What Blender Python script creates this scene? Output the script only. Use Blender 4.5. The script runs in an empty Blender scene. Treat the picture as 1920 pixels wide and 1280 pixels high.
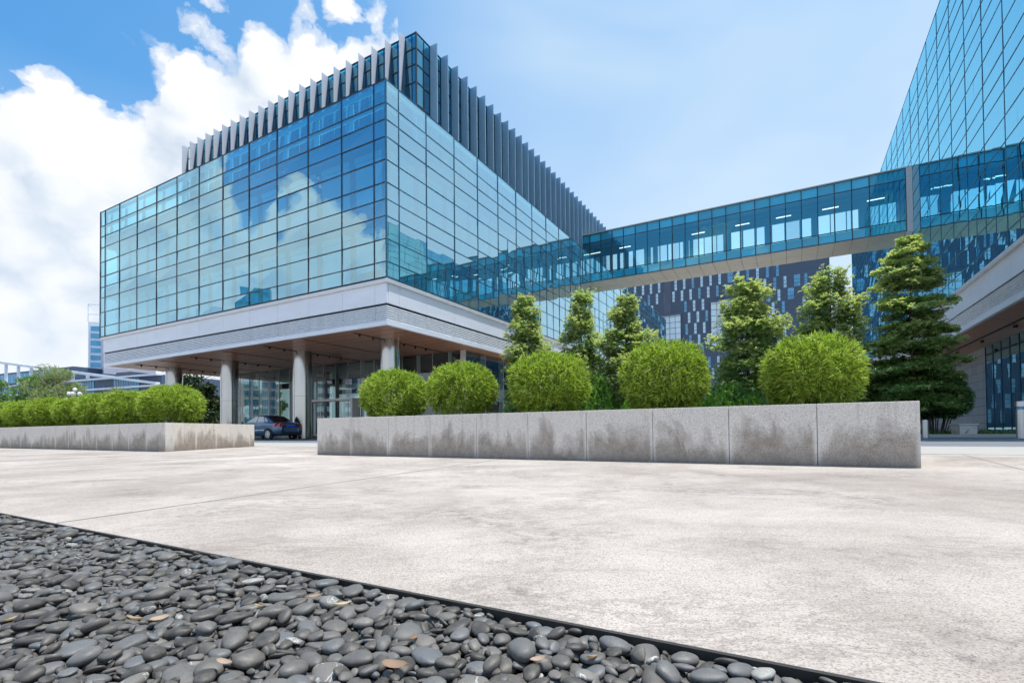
import bpy, bmesh, math, random
import numpy as np
from mathutils import Vector, Matrix

random.seed(7); RNG = np.random.default_rng(11)
S = bpy.context.scene
COL = S.collection
PI = math.pi

# ------------------------------------------------------------------ camera geometry (solved from the photograph)
TH = -0.5093                      # heading of the building grid
C0 = (-5.986, 24.0)               # near corner of the glass block
EYE = 0.3933
W = 24.87                         # street width between the two glass facades
EX = (math.cos(TH), math.sin(TH)); EY = (-math.sin(TH), math.cos(TH))
def LW(x, y, z=0.0):
    return Vector((C0[0]+EX[0]*x+EY[0]*y, C0[1]+EX[1]*x+EY[1]*y, z))

# ------------------------------------------------------------------ object helpers
def tag(o, label=None, cat=None, group=None, kind=None):
    if label: o['label'] = label
    if cat: o['category'] = cat
    if group: o['group'] = group
    if kind: o['kind'] = kind
    return o
def empty(name, loc=(0,0,0), rz=0.0, **k):
    o = bpy.data.objects.new(name, None); COL.objects.link(o)
    o.location = loc; o.rotation_euler = (0,0,rz); o.empty_display_size = .3
    return tag(o, **k)
OFF={}
def root_of(o):
    while o.parent is not None: o=o.parent
    return o
def block(name,x,y,**k):
    """an Empty at (x,y) of the building grid; its parts are written in grid coordinates"""
    e=empty(name,LW(x,y,0),TH,**k); OFF[e.name]=(x,y,0); return e
class MB:
    def __init__(s): s.v=[]; s.f=[]; s.par=None
    def add(s, vs, fs):
        b=len(s.v); s.v.extend([tuple(p) for p in vs]); s.f.extend([tuple(i+b for i in f) for f in fs]); return s
    def box(s, x0,x1,y0,y1,z0,z1):
        return s.add([(x0,y0,z0),(x1,y0,z0),(x1,y1,z0),(x0,y1,z0),(x0,y0,z1),(x1,y0,z1),(x1,y1,z1),(x0,y1,z1)],
            [(0,3,2,1),(4,5,6,7),(0,1,5,4),(1,2,6,5),(2,3,7,6),(3,0,4,7)])
    def quad(s,a,b,c,d): return s.add([a,b,c,d],[(0,1,2,3)])
    def prism(s, poly, z0, z1):
        n=len(poly)
        return s.add([(x,y,z0) for x,y in poly]+[(x,y,z1) for x,y in poly],
            [tuple(range(n-1,-1,-1)),tuple(range(n,2*n))]+[(i,(i+1)%n,n+(i+1)%n,n+i) for i in range(n)])
    def cyl(s, x,y,z0,z1,r,n=24,r2=None):
        r2 = r if r2 is None else r2
        vs=[(x+r*math.cos(2*PI*i/n),y+r*math.sin(2*PI*i/n),z0) for i in range(n)]+[(x+r2*math.cos(2*PI*i/n),y+r2*math.sin(2*PI*i/n),z1) for i in range(n)]
        return s.add(vs,[tuple(range(n-1,-1,-1)),tuple(range(n,2*n))]+[(i,(i+1)%n,n+(i+1)%n,n+i) for i in range(n)])
    def tube(s, pts, radii, n=7):
        pts=[Vector(p) for p in pts]; vs=[]; fs=[]
        for i,p in enumerate(pts):
            d=(pts[min(i+1,len(pts)-1)]-pts[max(i-1,0)]).normalized()
            a=d.orthogonal().normalized(); b=d.cross(a)
            for k in range(n):
                t=2*PI*k/n; vs.append(p+(a*math.cos(t)+b*math.sin(t))*radii[i])
        for i in range(len(pts)-1):
            for k in range(n):
                fs.append((i*n+k,i*n+(k+1)%n,(i+1)*n+(k+1)%n,(i+1)*n+k))
        fs.append(tuple(range(n-1,-1,-1))); fs.append(tuple((len(pts)-1)*n+k for k in range(n)))
        return s.add(vs,fs)
    def mesh(s,name,mat,smooth=False):
        off=OFF.get(s.par)
        vv=s.v if not off else [(a-off[0],b-off[1],c-off[2]) for a,b,c in s.v]
        me=bpy.data.meshes.new(name); me.from_pydata(vv,[],s.f); me.materials.append(mat)
        if smooth: me.polygons.foreach_set('use_smooth',[True]*len(me.polygons))
        me.update(); return me
    def build(s,name,mat,parent=None,smooth=False,bevel=0.0,**k):
        s.par=root_of(parent).name if parent is not None else None
        o=bpy.data.objects.new(name,s.mesh(name,mat,smooth)); COL.objects.link(o); o.parent=parent
        if bevel:
            m=o.modifiers.new('bevel','BEVEL'); m.width=bevel; m.segments=2; m.limit_method='ANGLE'
        return tag(o,**k)
def fast_mesh(name, V, F, mat, smooth=False, mats=None, idx=None):
    """V (n,3) float, F (m,k) int arrays"""
    me=bpy.data.meshes.new(name); V=np.asarray(V,np.float32); F=np.asarray(F,np.int32)
    me.vertices.add(len(V)); me.vertices.foreach_set('co',V.ravel())
    k=F.shape[1]; me.loops.add(F.size); me.loops.foreach_set('vertex_index',F.ravel())
    me.polygons.add(len(F)); me.polygons.foreach_set('loop_start',np.arange(0,F.size,k,dtype=np.int32))
    me.polygons.foreach_set('loop_total',np.full(len(F),k,np.int32))
    if smooth: me.polygons.foreach_set('use_smooth',np.ones(len(F),bool))
    for q in (mats or [mat]): me.materials.append(q)
    if idx is not None: me.polygons.foreach_set('material_index',np.asarray(idx,np.int32))
    me.update(calc_edges=True); return me
def link(name, me, parent=None, loc=None, rz=None, scale=None, **k):
    o=bpy.data.objects.new(name,me); COL.objects.link(o); o.parent=parent
    if loc is not None: o.location=loc
    if rz is not None: o.rotation_euler=(0,0,rz)
    if scale is not None: o.scale=scale if hasattr(scale,'__len__') else (scale,)*3
    return tag(o,**k)

# ------------------------------------------------------------------ materials
def newmat(name):
    m=bpy.data.materials.new(name); m.use_nodes=True; nt=m.node_tree; nt.nodes.clear()
    out=nt.nodes.new('ShaderNodeOutputMaterial'); return m,nt,out
def N(nt,t,**k):
    n=nt.nodes.new(t)
    for a,b in k.items():
        if a.startswith('i_'): n.inputs[a[2:].replace('_',' ')].default_value=b
        else: setattr(n,a,b)
    return n
def L(nt,a,b): nt.links.new(a,b)
def mth(nt,op,a,b=None,c=None,clamp=False):
    n=nt.nodes.new('ShaderNodeMath'); n.operation=op; n.use_clamp=clamp
    for i,x in enumerate((a,b,c)):
        if x is None: continue
        if isinstance(x,(int,float)): n.inputs[i].default_value=x
        else: nt.links.new(x,n.inputs[i])
    return n.outputs[0]
def mixc(nt,f,a,b,blend='MIX'):
    n=nt.nodes.new('ShaderNodeMix'); n.data_type='RGBA'; n.blend_type=blend
    for i,x in ((0,f),(6,a),(7,b)):
        if isinstance(x,(int,float)): n.inputs[i].default_value=x
        elif isinstance(x,tuple): n.inputs[i].default_value=(*x[:3],1)
        else: nt.links.new(x,n.inputs[i])
    return n.outputs[2]
def ramp(nt,x,stops,interp='LINEAR'):
    n=nt.nodes.new('ShaderNodeValToRGB'); cr=n.color_ramp; cr.interpolation=interp
    while len(cr.elements)<len(stops): cr.elements.new(.5)
    for e,(p,c) in zip(cr.elements,stops):
        e.position=p; e.color=(c,c,c,1) if isinstance(c,(int,float)) else (*c,1)
    nt.links.new(x,n.inputs[0]); return n.outputs[0]
def noise(nt,vec,scale,detail=4,rough=.55,dist=0.0,col=False):
    n=nt.nodes.new('ShaderNodeTexNoise'); n.inputs['Scale'].default_value=scale; n.inputs['Detail'].default_value=detail
    n.inputs['Roughness'].default_value=rough; n.inputs['Distortion'].default_value=dist
    if vec is not None: nt.links.new(vec,n.inputs['Vector'])
    return n.outputs['Color' if col else 'Fac']
def objco(nt): return nt.nodes.new('ShaderNodeTexCoord').outputs['Object']
def poso(nt): return nt.nodes.new('ShaderNodeNewGeometry').outputs['Position']
def mapv(nt,vec,scale=(1,1,1),loc=(0,0,0),rot=(0,0,0)):
    n=nt.nodes.new('ShaderNodeMapping'); n.inputs['Scale'].default_value=scale; n.inputs['Location'].default_value=loc; n.inputs['Rotation'].default_value=rot
    nt.links.new(vec,n.inputs['Vector']); return n.outputs[0]
def sep(nt,vec):
    n=nt.nodes.new('ShaderNodeSeparateXYZ'); nt.links.new(vec,n.inputs[0]); return n.outputs
def bump(nt,h,strength=.3,dist=.01,normal=None):
    n=nt.nodes.new('ShaderNodeBump'); n.inputs['Strength'].default_value=strength; n.inputs['Distance'].default_value=dist
    nt.links.new(h,n.inputs['Height'])
    if normal is not None: nt.links.new(normal,n.inputs['Normal'])
    return n.outputs[0]
def principled(nt,out,color,rough=.6,metal=0.0,normal=None,spec=.5,coat=0.0):
    p=nt.nodes.new('ShaderNodeBsdfPrincipled')
    if isinstance(color,tuple): p.inputs['Base Color'].default_value=(*color[:3],1)
    else: nt.links.new(color,p.inputs['Base Color'])
    if isinstance(rough,(int,float)): p.inputs['Roughness'].default_value=rough
    else: nt.links.new(rough,p.inputs['Roughness'])
    p.inputs['Metallic'].default_value=metal; p.inputs['Specular IOR Level'].default_value=spec
    p.inputs['Coat Weight'].default_value=coat
    if normal is not None: nt.links.new(normal,p.inputs['Normal'])
    if out is not None: nt.links.new(p.outputs[0],out.inputs[0])
    return p
def plain(name,color,rough=.6,metal=0.0,var=.12,scale=3.0,spec=.5,coat=0.0,stretch=(1,1,1),bmp=0.0):
    """a painted or metal surface with slight soiling"""
    m,nt,out=newmat(name); co=mapv(nt,objco(nt),stretch)
    n1=noise(nt,co,scale,5,.6); c=mixc(nt,ramp(nt,n1,[(.3,0.0),(.7,1.0)]),tuple(v*(1-var) for v in color),tuple(min(1,v*(1+var)) for v in color))
    r=mth(nt,'MULTIPLY_ADD',n1,.16,rough-.08,clamp=True)
    nm=bump(nt,noise(nt,co,scale*14,3),bmp,.004) if bmp else None
    principled(nt,out,c,r,metal,nm,spec,coat); return m
def emis(name,color,strength):
    m,nt,out=newmat(name); e=N(nt,'ShaderNodeEmission'); e.inputs[0].default_value=(*color,1); e.inputs[1].default_value=strength
    L(nt,e.outputs[0],out.inputs[0]); return m
def glass(name,tint,refl,base,fres,wav=.03,wscale=.5,dirt=0.0,rough=0.0,streak=(1,1,.25)):
    """coated facade glass: a mirror-like film over a tinted pane"""
    m,nt,out=newmat(name)
    g=nt.nodes.new('ShaderNodeNewGeometry')
    co=objco(nt); isl=g.outputs['Random Per Island']; oi=nt.nodes.new('ShaderNodeObjectInfo').outputs['Random']
    jit=mth(nt,'ADD',isl,oi)
    off=nt.nodes.new('ShaderNodeVectorMath'); off.operation='ADD'; L(nt,co,off.inputs[0])
    cb=nt.nodes.new('ShaderNodeCombineXYZ'); j9=mth(nt,'MULTIPLY',jit,37.0)
    for i in range(3): L(nt,j9,cb.inputs[i])
    L(nt,cb.outputs[0],off.inputs[1])
    nm=bump(nt,noise(nt,off.outputs[0],wscale,2,.5),wav,.08)
    tr=N(nt,'ShaderNodeBsdfTransparent')
    j=mth(nt,'MULTIPLY_ADD',mth(nt,'FRACT',mth(nt,'MULTIPLY',jit,7.31)),.36,.80)
    tc=mixc(nt,1.0,(*tint,1),j,'MULTIPLY'); L(nt,tc,tr.inputs[0])
    gl=N(nt,'ShaderNodeBsdfGlossy'); gl.inputs['Color'].default_value=(*refl,1); gl.inputs['Roughness'].default_value=rough; L(nt,nm,gl.inputs['Normal'])
    lw=N(nt,'ShaderNodeLayerWeight'); lw.inputs['Blend'].default_value=.5
    f=mth(nt,'MULTIPLY_ADD',mth(nt,'POWER',lw.outputs['Facing'],3.5),fres,base,clamp=True)
    mx=N(nt,'ShaderNodeMixShader'); L(nt,f,mx.inputs[0]); L(nt,tr.outputs[0],mx.inputs[1]); L(nt,gl.outputs[0],mx.inputs[2])
    res=mx.outputs[0]
    if dirt>0:
        df=N(nt,'ShaderNodeBsdfDiffuse'); df.inputs['Color'].default_value=(.62,.68,.68,1)
        st=ramp(nt,noise(nt,mapv(nt,co,streak),2.2,6,.65),[(.45,0.0),(.8,1.0)])
        m2=N(nt,'ShaderNodeMixShader'); L(nt,mth(nt,'MULTIPLY_ADD',st,dirt,dirt*.15),m2.inputs[0]); L(nt,res,m2.inputs[1]); L(nt,df.outputs[0],m2.inputs[2]); res=m2.outputs[0]
    L(nt,res,out.inputs[0]); return m
def leafmat(name,dark,light,tip,transl=.45,rough=.55):
    m,nt,out=newmat(name); g=nt.nodes.new('ShaderNodeNewGeometry'); r=g.outputs['Random Per Island']
    oi=nt.nodes.new('ShaderNodeObjectInfo').outputs['Random']
    r2=mth(nt,'FRACT',mth(nt,'ADD',r,oi))
    c=ramp(nt,r2,[(0.0,dark),(.55,light),(.93,light),(1.0,tip)])
    p=principled(nt,None,c,rough,0,spec=.35)
    t=N(nt,'ShaderNodeBsdfTranslucent'); L(nt,mixc(nt,1.0,c,(.95,1.0,.45),'MULTIPLY'),t.inputs[0])
    mx=N(nt,'ShaderNodeMixShader'); mx.inputs[0].default_value=transl; L(nt,p.outputs[0],mx.inputs[1]); L(nt,t.outputs[0],mx.inputs[2]); L(nt,mx.outputs[0],out.inputs[0]); return m

M={}
M['glass_front']=glass('facade_glass',(.16,.72,.97),(.56,.885,1.0),.48,.75,.05,.35)
M['glass_side']=glass('side_facade_glass',(.22,.84,.96),(.68,.94,1.0),.60,.7,.035,.3,dirt=.08)
M['glass_right']=glass('tall_facade_glass',(.06,.40,.60),(.36,.82,1.0),.68,.45,.035,.3)
M['glass_bridge']=glass('bridge_glass',(.70,.97,1.0),(.22,.76,1.0),.26,.6,.03,.4)
M['glass_spandrel']=glass('bridge_spandrel_glass',(.30,.92,1.0),(.40,.88,1.0),.24,.6,.03,.4)
M['glass_pent']=glass('penthouse_glass',(.05,.45,.62),(.40,.85,1.0),.36,.7,.03,.4)
M['glass_lobby']=glass('lobby_glass',(.50,.62,.62),(.9,.96,1.0),.12,.9,.02,.5)
M['glass_far']=glass('far_window_glass',(.30,.6,.8),(.80,.92,1.0),.62,.4,.04,.4)
M['glass_teal']=glass('tower_glass',(.04,.16,.22),(.45,.75,.85),.42,.5,.04,.4)
M['frame']=plain('dark_mullion',(.035,.05,.065),.4,.3,.15,2)
M['frame_blue']=plain('blue_grey_mullion',(.03,.13,.21),.4,.3,.15,2)
M['panel']=plain('white_cladding_panel',(.80,.83,.90),.38,0,.05,.9,stretch=(.4,.4,1.5))
M['ledge']=plain('silver_ledge',(.70,.70,.72),.4,.3,.06,2)
M['louvre']=plain('silver_louvre',(.82,.85,.90),.36,.05,.06,2)
M['gap']=plain('dark_joint',(.03,.03,.035),.8)
M['inner']=plain('inner_wall_paint',(.06,.24,.34),.7,0,.15,.5)
M['slab']=plain('slab_edge',(.08,.34,.50),.6,0,.1,.7)
M['blind']=plain('pale_roller_blind',(.82,.94,1.0),.85,0,.06,.8,stretch=(2,2,.3))
M['post']=plain('white_bracket_paint',(.85,.88,.88),.5,0,.05,2)
M['roof']=plain('roof_membrane',(.45,.46,.46),.9,0,.15,.6)
M['fin_right']=plain('anodised_blade',(.30,.47,.62),.40,.25,.08,1.2,stretch=(1,1,.3))
M['bridge_metal']=plain('warm_grey_soffit_sheet',(.50,.48,.42),.42,.25,.10,.7)
M['bridge_in']=plain('bridge_lining',(.03,.20,.38),.6,0,.1,1)
M['steel']=None
M['lobby_wall']=plain('brown_lobby_wall',(.11,.06,.04),.5,0,.2,.8)
M['lobby_floor']=plain('polished_lobby_floor',(.12,.10,.085),.2,0,.15,.8)
M['lobby_dark']=plain('dark_lobby_panel',(.05,.045,.042),.4,0,.2,.8)
M['white_metal']=plain('white_portal_metal',(.78,.78,.78),.35,.1,.04,2)
M['black']=plain('black_rubber',(.02,.02,.02),.7)
M['dark_clad']=None
M['bark']=plain('grey_brown_bark',(.10,.075,.055),.9,0,.35,9,stretch=(1,1,.25),bmp=.6)
M['twig']=plain('pale_bare_twig',(.30,.24,.20),.9,0,.2,9)
M['soil']=plain('dark_planting_soil',(.05,.038,.028),.95,0,.35,6,bmp=.8)
M['bush_a']=leafmat('bamboo_leaf',(.09,.14,.022),(.45,.60,.08),(.68,.62,.32),.32)
M['tree']=leafmat('tree_leaf',(.10,.19,.06),(.26,.41,.13),(.45,.52,.23),.50,.42)
M['tree_young']=leafmat('tree_young_leaf',(.33,.45,.17),(.60,.66,.33),(.80,.77,.52),.52,.45)
M['shrub']=leafmat('shrub_leaf',(.05,.125,.05),(.15,.31,.10),(.28,.42,.14),.4,.4)
M['lowshrub']=leafmat('low_shrub_leaf',(.10,.24,.03),(.28,.52,.08),(.45,.6,.14),.45,.45)
M['feather']=leafmat('feathery_leaf',(.17,.24,.10),(.34,.40,.20),(.5,.48,.33),.4,.6)
M['fargreen']=leafmat('far_tree_leaf',(.09,.19,.06),(.22,.37,.13),(.36,.46,.18),.4,.6)
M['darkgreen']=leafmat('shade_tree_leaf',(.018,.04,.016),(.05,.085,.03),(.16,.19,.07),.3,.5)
M['grass']=leafmat('grass_blade',(.09,.16,.03),(.25,.36,.09),(.5,.48,.3),.4,.6)
M['deadleaf']=leafmat('dead_leaf',(.30,.17,.10),(.52,.38,.29),(.66,.55,.46),.3,.6)
M['lampwhite']=plain('opal_lamp_globe',(.85,.85,.85),.3,0,.02)
M['far_white']=plain('far_white_concrete',(.80,.83,.90),.7,0,.06,.1)
M['far_pink']=plain('far_pale_pink_render',(.60,.56,.62),.8,0,.06,.05)
M['far_glass_blue']=plain('far_blue_glazing',(.09,.34,.55),.15,0,.25,.12)
M['far_wine']=plain('far_dark_cladding',(.075,.11,.18),.6,0,.2,.1)
M['far_dark']=plain('far_slate_panel',(.09,.11,.16),.5,0,.2,.1)

M['glass_rear']=glass('rear_bridge_glass',(.95,.995,1.0),(.7,.9,1.0),.04,.5,.01,.4)
M['bridge_spandrel']=plain('azure_back_painted_panel',(.10,.62,.88),.5,0,.08,.6)
M['lamp']=emis('white_tube_light',(1.0,.97,.9),1.6)
M['far_atrium']=plain('pale_blue_glazing',(.50,.66,.78),.12,.3,.15,.2,coat=.5)
M['far_win_a']=plain('pale_sky_glazing',(.38,.56,.70),.12,.5,.22,.6)
M['far_win_b']=plain('deep_sky_glazing',(.12,.32,.50),.10,.4,.25,.6)
M['teal_tower']=plain('teal_tower_skin',(.10,.30,.36),.25,.1,.2,.1)
M['car_paint']=plain('slate_blue_car_paint',(.075,.14,.24),.25,.5,.05,2,coat=1.0)
M['car_glass']=plain('tinted_car_glass',(.012,.014,.016),.06,0,.05,2,spec=.7)
M['car_side_glass']=plain('light_car_glass',(.35,.42,.45),.05,.4,.05,2,spec=.7)
M['chrome']=plain('bright_trim',(.75,.76,.78),.18,1.0,.04,4)
M['red_lens']=plain('red_lamp_lens',(.50,.012,.02),.15,0,.1,8,coat=.8)
M['plate_blue']=plain('blue_number_plate',(.02,.07,.75),.4,0,.03,3)
M['ceramic']=plain('pale_ceramic_pot',(.62,.60,.55),.4,0,.06,4)
M['concrete_block']=plain('pale_concrete_block',(.55,.54,.51),.85,0,.12,5,bmp=.3)
M['bollard']=plain('brushed_bollard_metal',(.58,.59,.60),.34,.9,.08,3,stretch=(1,1,.3))
M['joint']=plain('sandy_joint_filler',(.27,.235,.21),.9)
M['shade_plate']=plain('dark_blue_painted_shade',(.10,.15,.21),.4,.3,.08,2)  # dark colour painting the penthouse wall's shade onto the front blades
# wood soffit boards
m,nt,out=newmat('brown_timber_boards'); co=objco(nt)
g=noise(nt,mapv(nt,co,(.35,6,1)),3.0,6,.6); isl=nt.nodes.new('ShaderNodeNewGeometry').outputs['Random Per Island']
c=mixc(nt,g,(.44,.185,.10),(.60,.28,.165)); c=mixc(nt,mth(nt,'MULTIPLY',isl,.30),c,(.34,.165,.105))
principled(nt,out,c,.38,0,spec=.5); M['wood']=m
# brushed stainless steel column skin
m,nt,out=newmat('brushed_stainless'); co=objco(nt)
n1=noise(nt,mapv(nt,co,(1,1,60)),2.0,4,.6); n2=noise(nt,mapv(nt,co,(1,1,.4)),1.3,5,.6)
c=mixc(nt,n2,(.42,.42,.41),(.56,.56,.56)); r=mth(nt,'MULTIPLY_ADD',n1,.06,.20)
principled(nt,out,c,mth(nt,'ADD',r,-.08),1.0,bump(nt,n1,.05,.002)); M['steel']=m
# translucent light fins
m,nt,out=newmat('frosted_glass_fin'); co=objco(nt)
d=N(nt,'ShaderNodeBsdfDiffuse'); d.inputs[0].default_value=(.72,.78,.88,1)
t=N(nt,'ShaderNodeBsdfTranslucent'); n1=noise(nt,mapv(nt,co,(1,1,.2)),2.5,4)
L(nt,mixc(nt,n1,(.92,.90,.89),(.99,.97,.96)),t.inputs[0])
mx=N(nt,'ShaderNodeMixShader'); mx.inputs[0].default_value=.35; L(nt,d.outputs[0],mx.inputs[1]); L(nt,t.outputs[0],mx.inputs[2]); L(nt,mx.outputs[0],out.inputs[0]); M['fin_front']=m
# slate building cladding with thin panel joints
m,nt,out=newmat('slate_blue_cladding'); co=objco(nt); x,y,z=sep(nt,co)
b=N(nt,'ShaderNodeTexBrick'); b.inputs['Color1'].default_value=(.056,.092,.150,1); b.inputs['Color2'].default_value=(.072,.110,.172,1); b.inputs['Mortar'].default_value=(.030,.036,.065,1)
b.inputs['Scale'].default_value=1; b.inputs['Mortar Size'].default_value=.045; b.inputs['Brick Width'].default_value=1.1; b.inputs['Row Height'].default_value=.54
cb=N(nt,'ShaderNodeCombineXYZ'); L(nt,x,cb.inputs[0]); L(nt,z,cb.inputs[1]); L(nt,cb.outputs[0],b.inputs['Vector'])
c=mixc(nt,.5,b.outputs[0],mixc(nt,noise(nt,co,.12,5),(.056,.090,.150),(.074,.110,.17))); principled(nt,out,c,.45,0); M['dark_clad']=m
# granite block walls of the right hand building base
m,nt,out=newmat('blue_grey_granite_cladding'); co=objco(nt); x,y,z=sep(nt,co)
b=N(nt,'ShaderNodeTexBrick'); b.offset=0; b.inputs['Color1'].default_value=(.30,.34,.37,1); b.inputs['Color2'].default_value=(.38,.42,.44,1); b.inputs['Mortar'].default_value=(.07,.08,.09,1)
b.inputs['Scale'].default_value=1; b.inputs['Mortar Size'].default_value=.012; b.inputs['Brick Width'].default_value=1.2; b.inputs['Row Height'].default_value=.55
cb=N(nt,'ShaderNodeCombineXYZ'); L(nt,y,cb.inputs[0]); L(nt,z,cb.inputs[1]); L(nt,cb.outputs[0],b.inputs['Vector'])
c=mixc(nt,mth(nt,'MULTIPLY',noise(nt,co,14,5,.7),.5),b.outputs[0],(.22,.25,.27)); principled(nt,out,c,.25,0); M['stone']=m

# speckled granite planter walls with damp staining under the joints (object space: x along the wall)
def planter_mat(name,x0,step):
    m,nt,out=newmat(name); co=objco(nt); x,y,z=sep(nt,co)
    sp=noise(nt,co,150,3,.75); vo=N(nt,'ShaderNodeTexVoronoi'); vo.inputs['Scale'].default_value=230; L(nt,co,vo.inputs['Vector'])
    vcol=sep(nt,vo.outputs['Color'])[0]
    grain=ramp(nt,mth(nt,'ADD',mth(nt,'MULTIPLY',vcol,.55),mth(nt,'MULTIPLY',sp,.45)),[(.22,(.26,.23,.20)),(.38,(.66,.595,.53)),(.62,(.82,.75,.675)),(.84,(.95,.88,.80))])
    big=noise(nt,co,1.7,4,.6)
    base=mixc(nt,mth(nt,'MULTIPLY',big,.35),grain,(.77,.70,.63))
    # stain : rises from the foot of the wall, uneven, held back beside each joint
    fx=mth(nt,'FRACT',mth(nt,'DIVIDE',mth(nt,'SUBTRACT',x,x0),step))
    dj=mth(nt,'MINIMUM',fx,mth(nt,'SUBTRACT',1.0,fx))
    arch=ramp(nt,dj,[(0.0,0.15),(.02,.2),(.06,.85),(.5,1.0)])
    n1=noise(nt,mapv(nt,co,(1,1,.5)),1.9,6,.68,.6); n2=noise(nt,mapv(nt,co,(1,1,.16)),6.5,4,.6)
    hgt=mth(nt,'MULTIPLY_ADD',n1,1.15,mth(nt,'MULTIPLY_ADD',n2,.40,-.50))
    st=mth(nt,'SUBTRACT',mth(nt,'MULTIPLY',mth(nt,'ADD',hgt,.04),mth(nt,'MULTIPLY_ADD',arch,.30,.70)),z)
    stain=ramp(nt,mth(nt,'MULTIPLY_ADD',st,4.2,.45),[(0.0,0.0),(.5,.55),(1.0,1.0)])
    stain=mth(nt,'MULTIPLY',stain,mth(nt,'MULTIPLY_ADD',noise(nt,co,9,4,.7),.9,.45),clamp=True)
    stain=mth(nt,'MULTIPLY',stain,mth(nt,'MULTIPLY_ADD',arch,.5,.5))
    c=mixc(nt,mth(nt,'MULTIPLY',stain,.85),base,mixc(nt,1.0,base,(.36,.32,.285),'MULTIPLY'))
    drip=mth(nt,'MULTIPLY',ramp(nt,noise(nt,mapv(nt,co,(1,1,.05)),13,3,.6),[(.55,0),(.72,1)]),ramp(nt,mth(nt,'ADD',z,mth(nt,'MULTIPLY',n2,.5)),[(.25,0),(.95,.8)]))
    c=mixc(nt,mth(nt,'MULTIPLY',drip,.45),c,mixc(nt,1.0,base,(.40,.36,.32),'MULTIPLY'))
    # pale lime streaks at the joints
    lime=mth(nt,'MULTIPLY',ramp(nt,dj,[(0.0,1.0),(.02,.9),(.045,0.0)]),ramp(nt,mth(nt,'ADD',z,mth(nt,'MULTIPLY',n2,.3)),[(.10,.2),(.30,.8),(.62,.15)]))
    c=mixc(nt,mth(nt,'MULTIPLY',lime,.6),c,(.74,.72,.68))
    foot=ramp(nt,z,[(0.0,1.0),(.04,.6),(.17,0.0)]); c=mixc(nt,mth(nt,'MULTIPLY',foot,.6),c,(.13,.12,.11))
    principled(nt,out,c,.8,0,bump(nt,sp,.35,.003),spec=.25); return m
M['planter_r']=planter_mat('speckled_granite_right',-4.1,.829); M['planter_l']=planter_mat('speckled_granite_left',5.05,.80)

# plaza concrete
m,nt,out=newmat('bush_hammered_concrete'); P=poso(nt)
q=mapv(nt,P,(1,1,1),rot=(0,0,-TH)); x,y,z=sep(nt,q)
big=noise(nt,P,.42,6,.66,.4); mid=noise(nt,mapv(nt,P,(1,1.15,1)),1.7,6,.68,.5); fine=noise(nt,P,150,3,.7)
vo=N(nt,'ShaderNodeTexVoronoi'); vo.inputs['Scale'].default_value=300; L(nt,P,vo.inputs['Vector']); vc=sep(nt,vo.outputs['Color'])[0]
pit=noise(nt,P,32,5,.7)
c=mixc(nt,ramp(nt,big,[(.32,0.0),(.68,1.0)]),(.355,.302,.270),(.64,.57,.52))
c=mixc(nt,ramp(nt,mid,[(.47,0.0),(.74,.55)]),c,(.31,.268,.24))
smud=mth(nt,'MULTIPLY',ramp(nt,noise(nt,mapv(nt,P,(1,1,1),(3.1,1.7,0)),1.15,5,.7,.8),[(.50,0.0),(.66,1.0)]),ramp(nt,noise(nt,P,14,6,.8),[(.42,0.0),(.60,1.0)]))
c=mixc(nt,mth(nt,'MULTIPLY',smud,.85),c,(.215,.19,.175))
speck=ramp(nt,mth(nt,'ADD',mth(nt,'MULTIPLY',vc,.5),mth(nt,'MULTIPLY',fine,.5)),[(.22,(.50,.48,.46)),(.42,(.87,.86,.85)),(.60,(1.0,1.0,1.0)),(.82,(1.10,1.09,1.08))])
c=mixc(nt,.95,c,speck,'MULTIPLY')
rid=mth(nt,'ABSOLUTE',mth(nt,'SUBTRACT',noise(nt,mapv(nt,P,(.55,1.5,1),rot=(0,0,-TH)),3.4,6,.7,.9),.5))
worn=mth(nt,'MULTIPLY',ramp(nt,rid,[(0,1),(.035,0)]),ramp(nt,noise(nt,mapv(nt,P,(1,1,1),(5,2,0)),.9,4,.6),[(.42,0),(.60,1)]))
c=mixc(nt,mth(nt,'MULTIPLY',mth(nt,'MULTIPLY',worn,.75),mth(nt,'MULTIPLY_ADD',fine,.9,.1),clamp=True),c,(.17,.145,.13))
pits=ramp(nt,mth(nt,'ADD',mth(nt,'MULTIPLY',pit,.7),mth(nt,'MULTIPLY',mid,.3)),[(.60,0.0),(.70,1.0)]); c=mixc(nt,mth(nt,'MULTIPLY',pits,.45),c,(.17,.155,.145))
hgt=mth(nt,'ADD',mth(nt,'MULTIPLY',fine,.5),mth(nt,'ADD',mth(nt,'MULTIPLY',vc,.25),mth(nt,'MULTIPLY',pit,1.1)))
principled(nt,out,c,.9,0,bump(nt,hgt,.55,.005),spec=.2); M['plaza']=m
m,nt,out=newmat('pale_concrete_border'); P=poso(nt)
c=mixc(nt,noise(nt,P,1.2,6,.65),(.36,.335,.31),(.47,.44,.41)); c=mixc(nt,mth(nt,'MULTIPLY',noise(nt,P,60,3,.7),.3),c,(.33,.33,.33))
principled(nt,out,c,.9,0,bump(nt,noise(nt,P,80,3,.7),.3,.004),spec=.2); M['border']=m
m,nt,out=newmat('asphalt'); P=poso(nt)
c=mixc(nt,noise(nt,P,.8,6,.65),(.12,.13,.15),(.20,.215,.24)); c=mixc(nt,mth(nt,'MULTIPLY',noise(nt,P,90,3,.75),.35),c,(.16,.165,.17))
principled(nt,out,c,.75,0,bump(nt,noise(nt,P,110,3,.7),.4,.005)); M['asphalt']=m
m,nt,out=newmat('far_ground'); P=poso(nt)
c=mixc(nt,noise(nt,P,.05,6,.6),(.16,.165,.15),(.30,.30,.28)); principled(nt,out,c,.95); M['ground']=m
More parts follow.
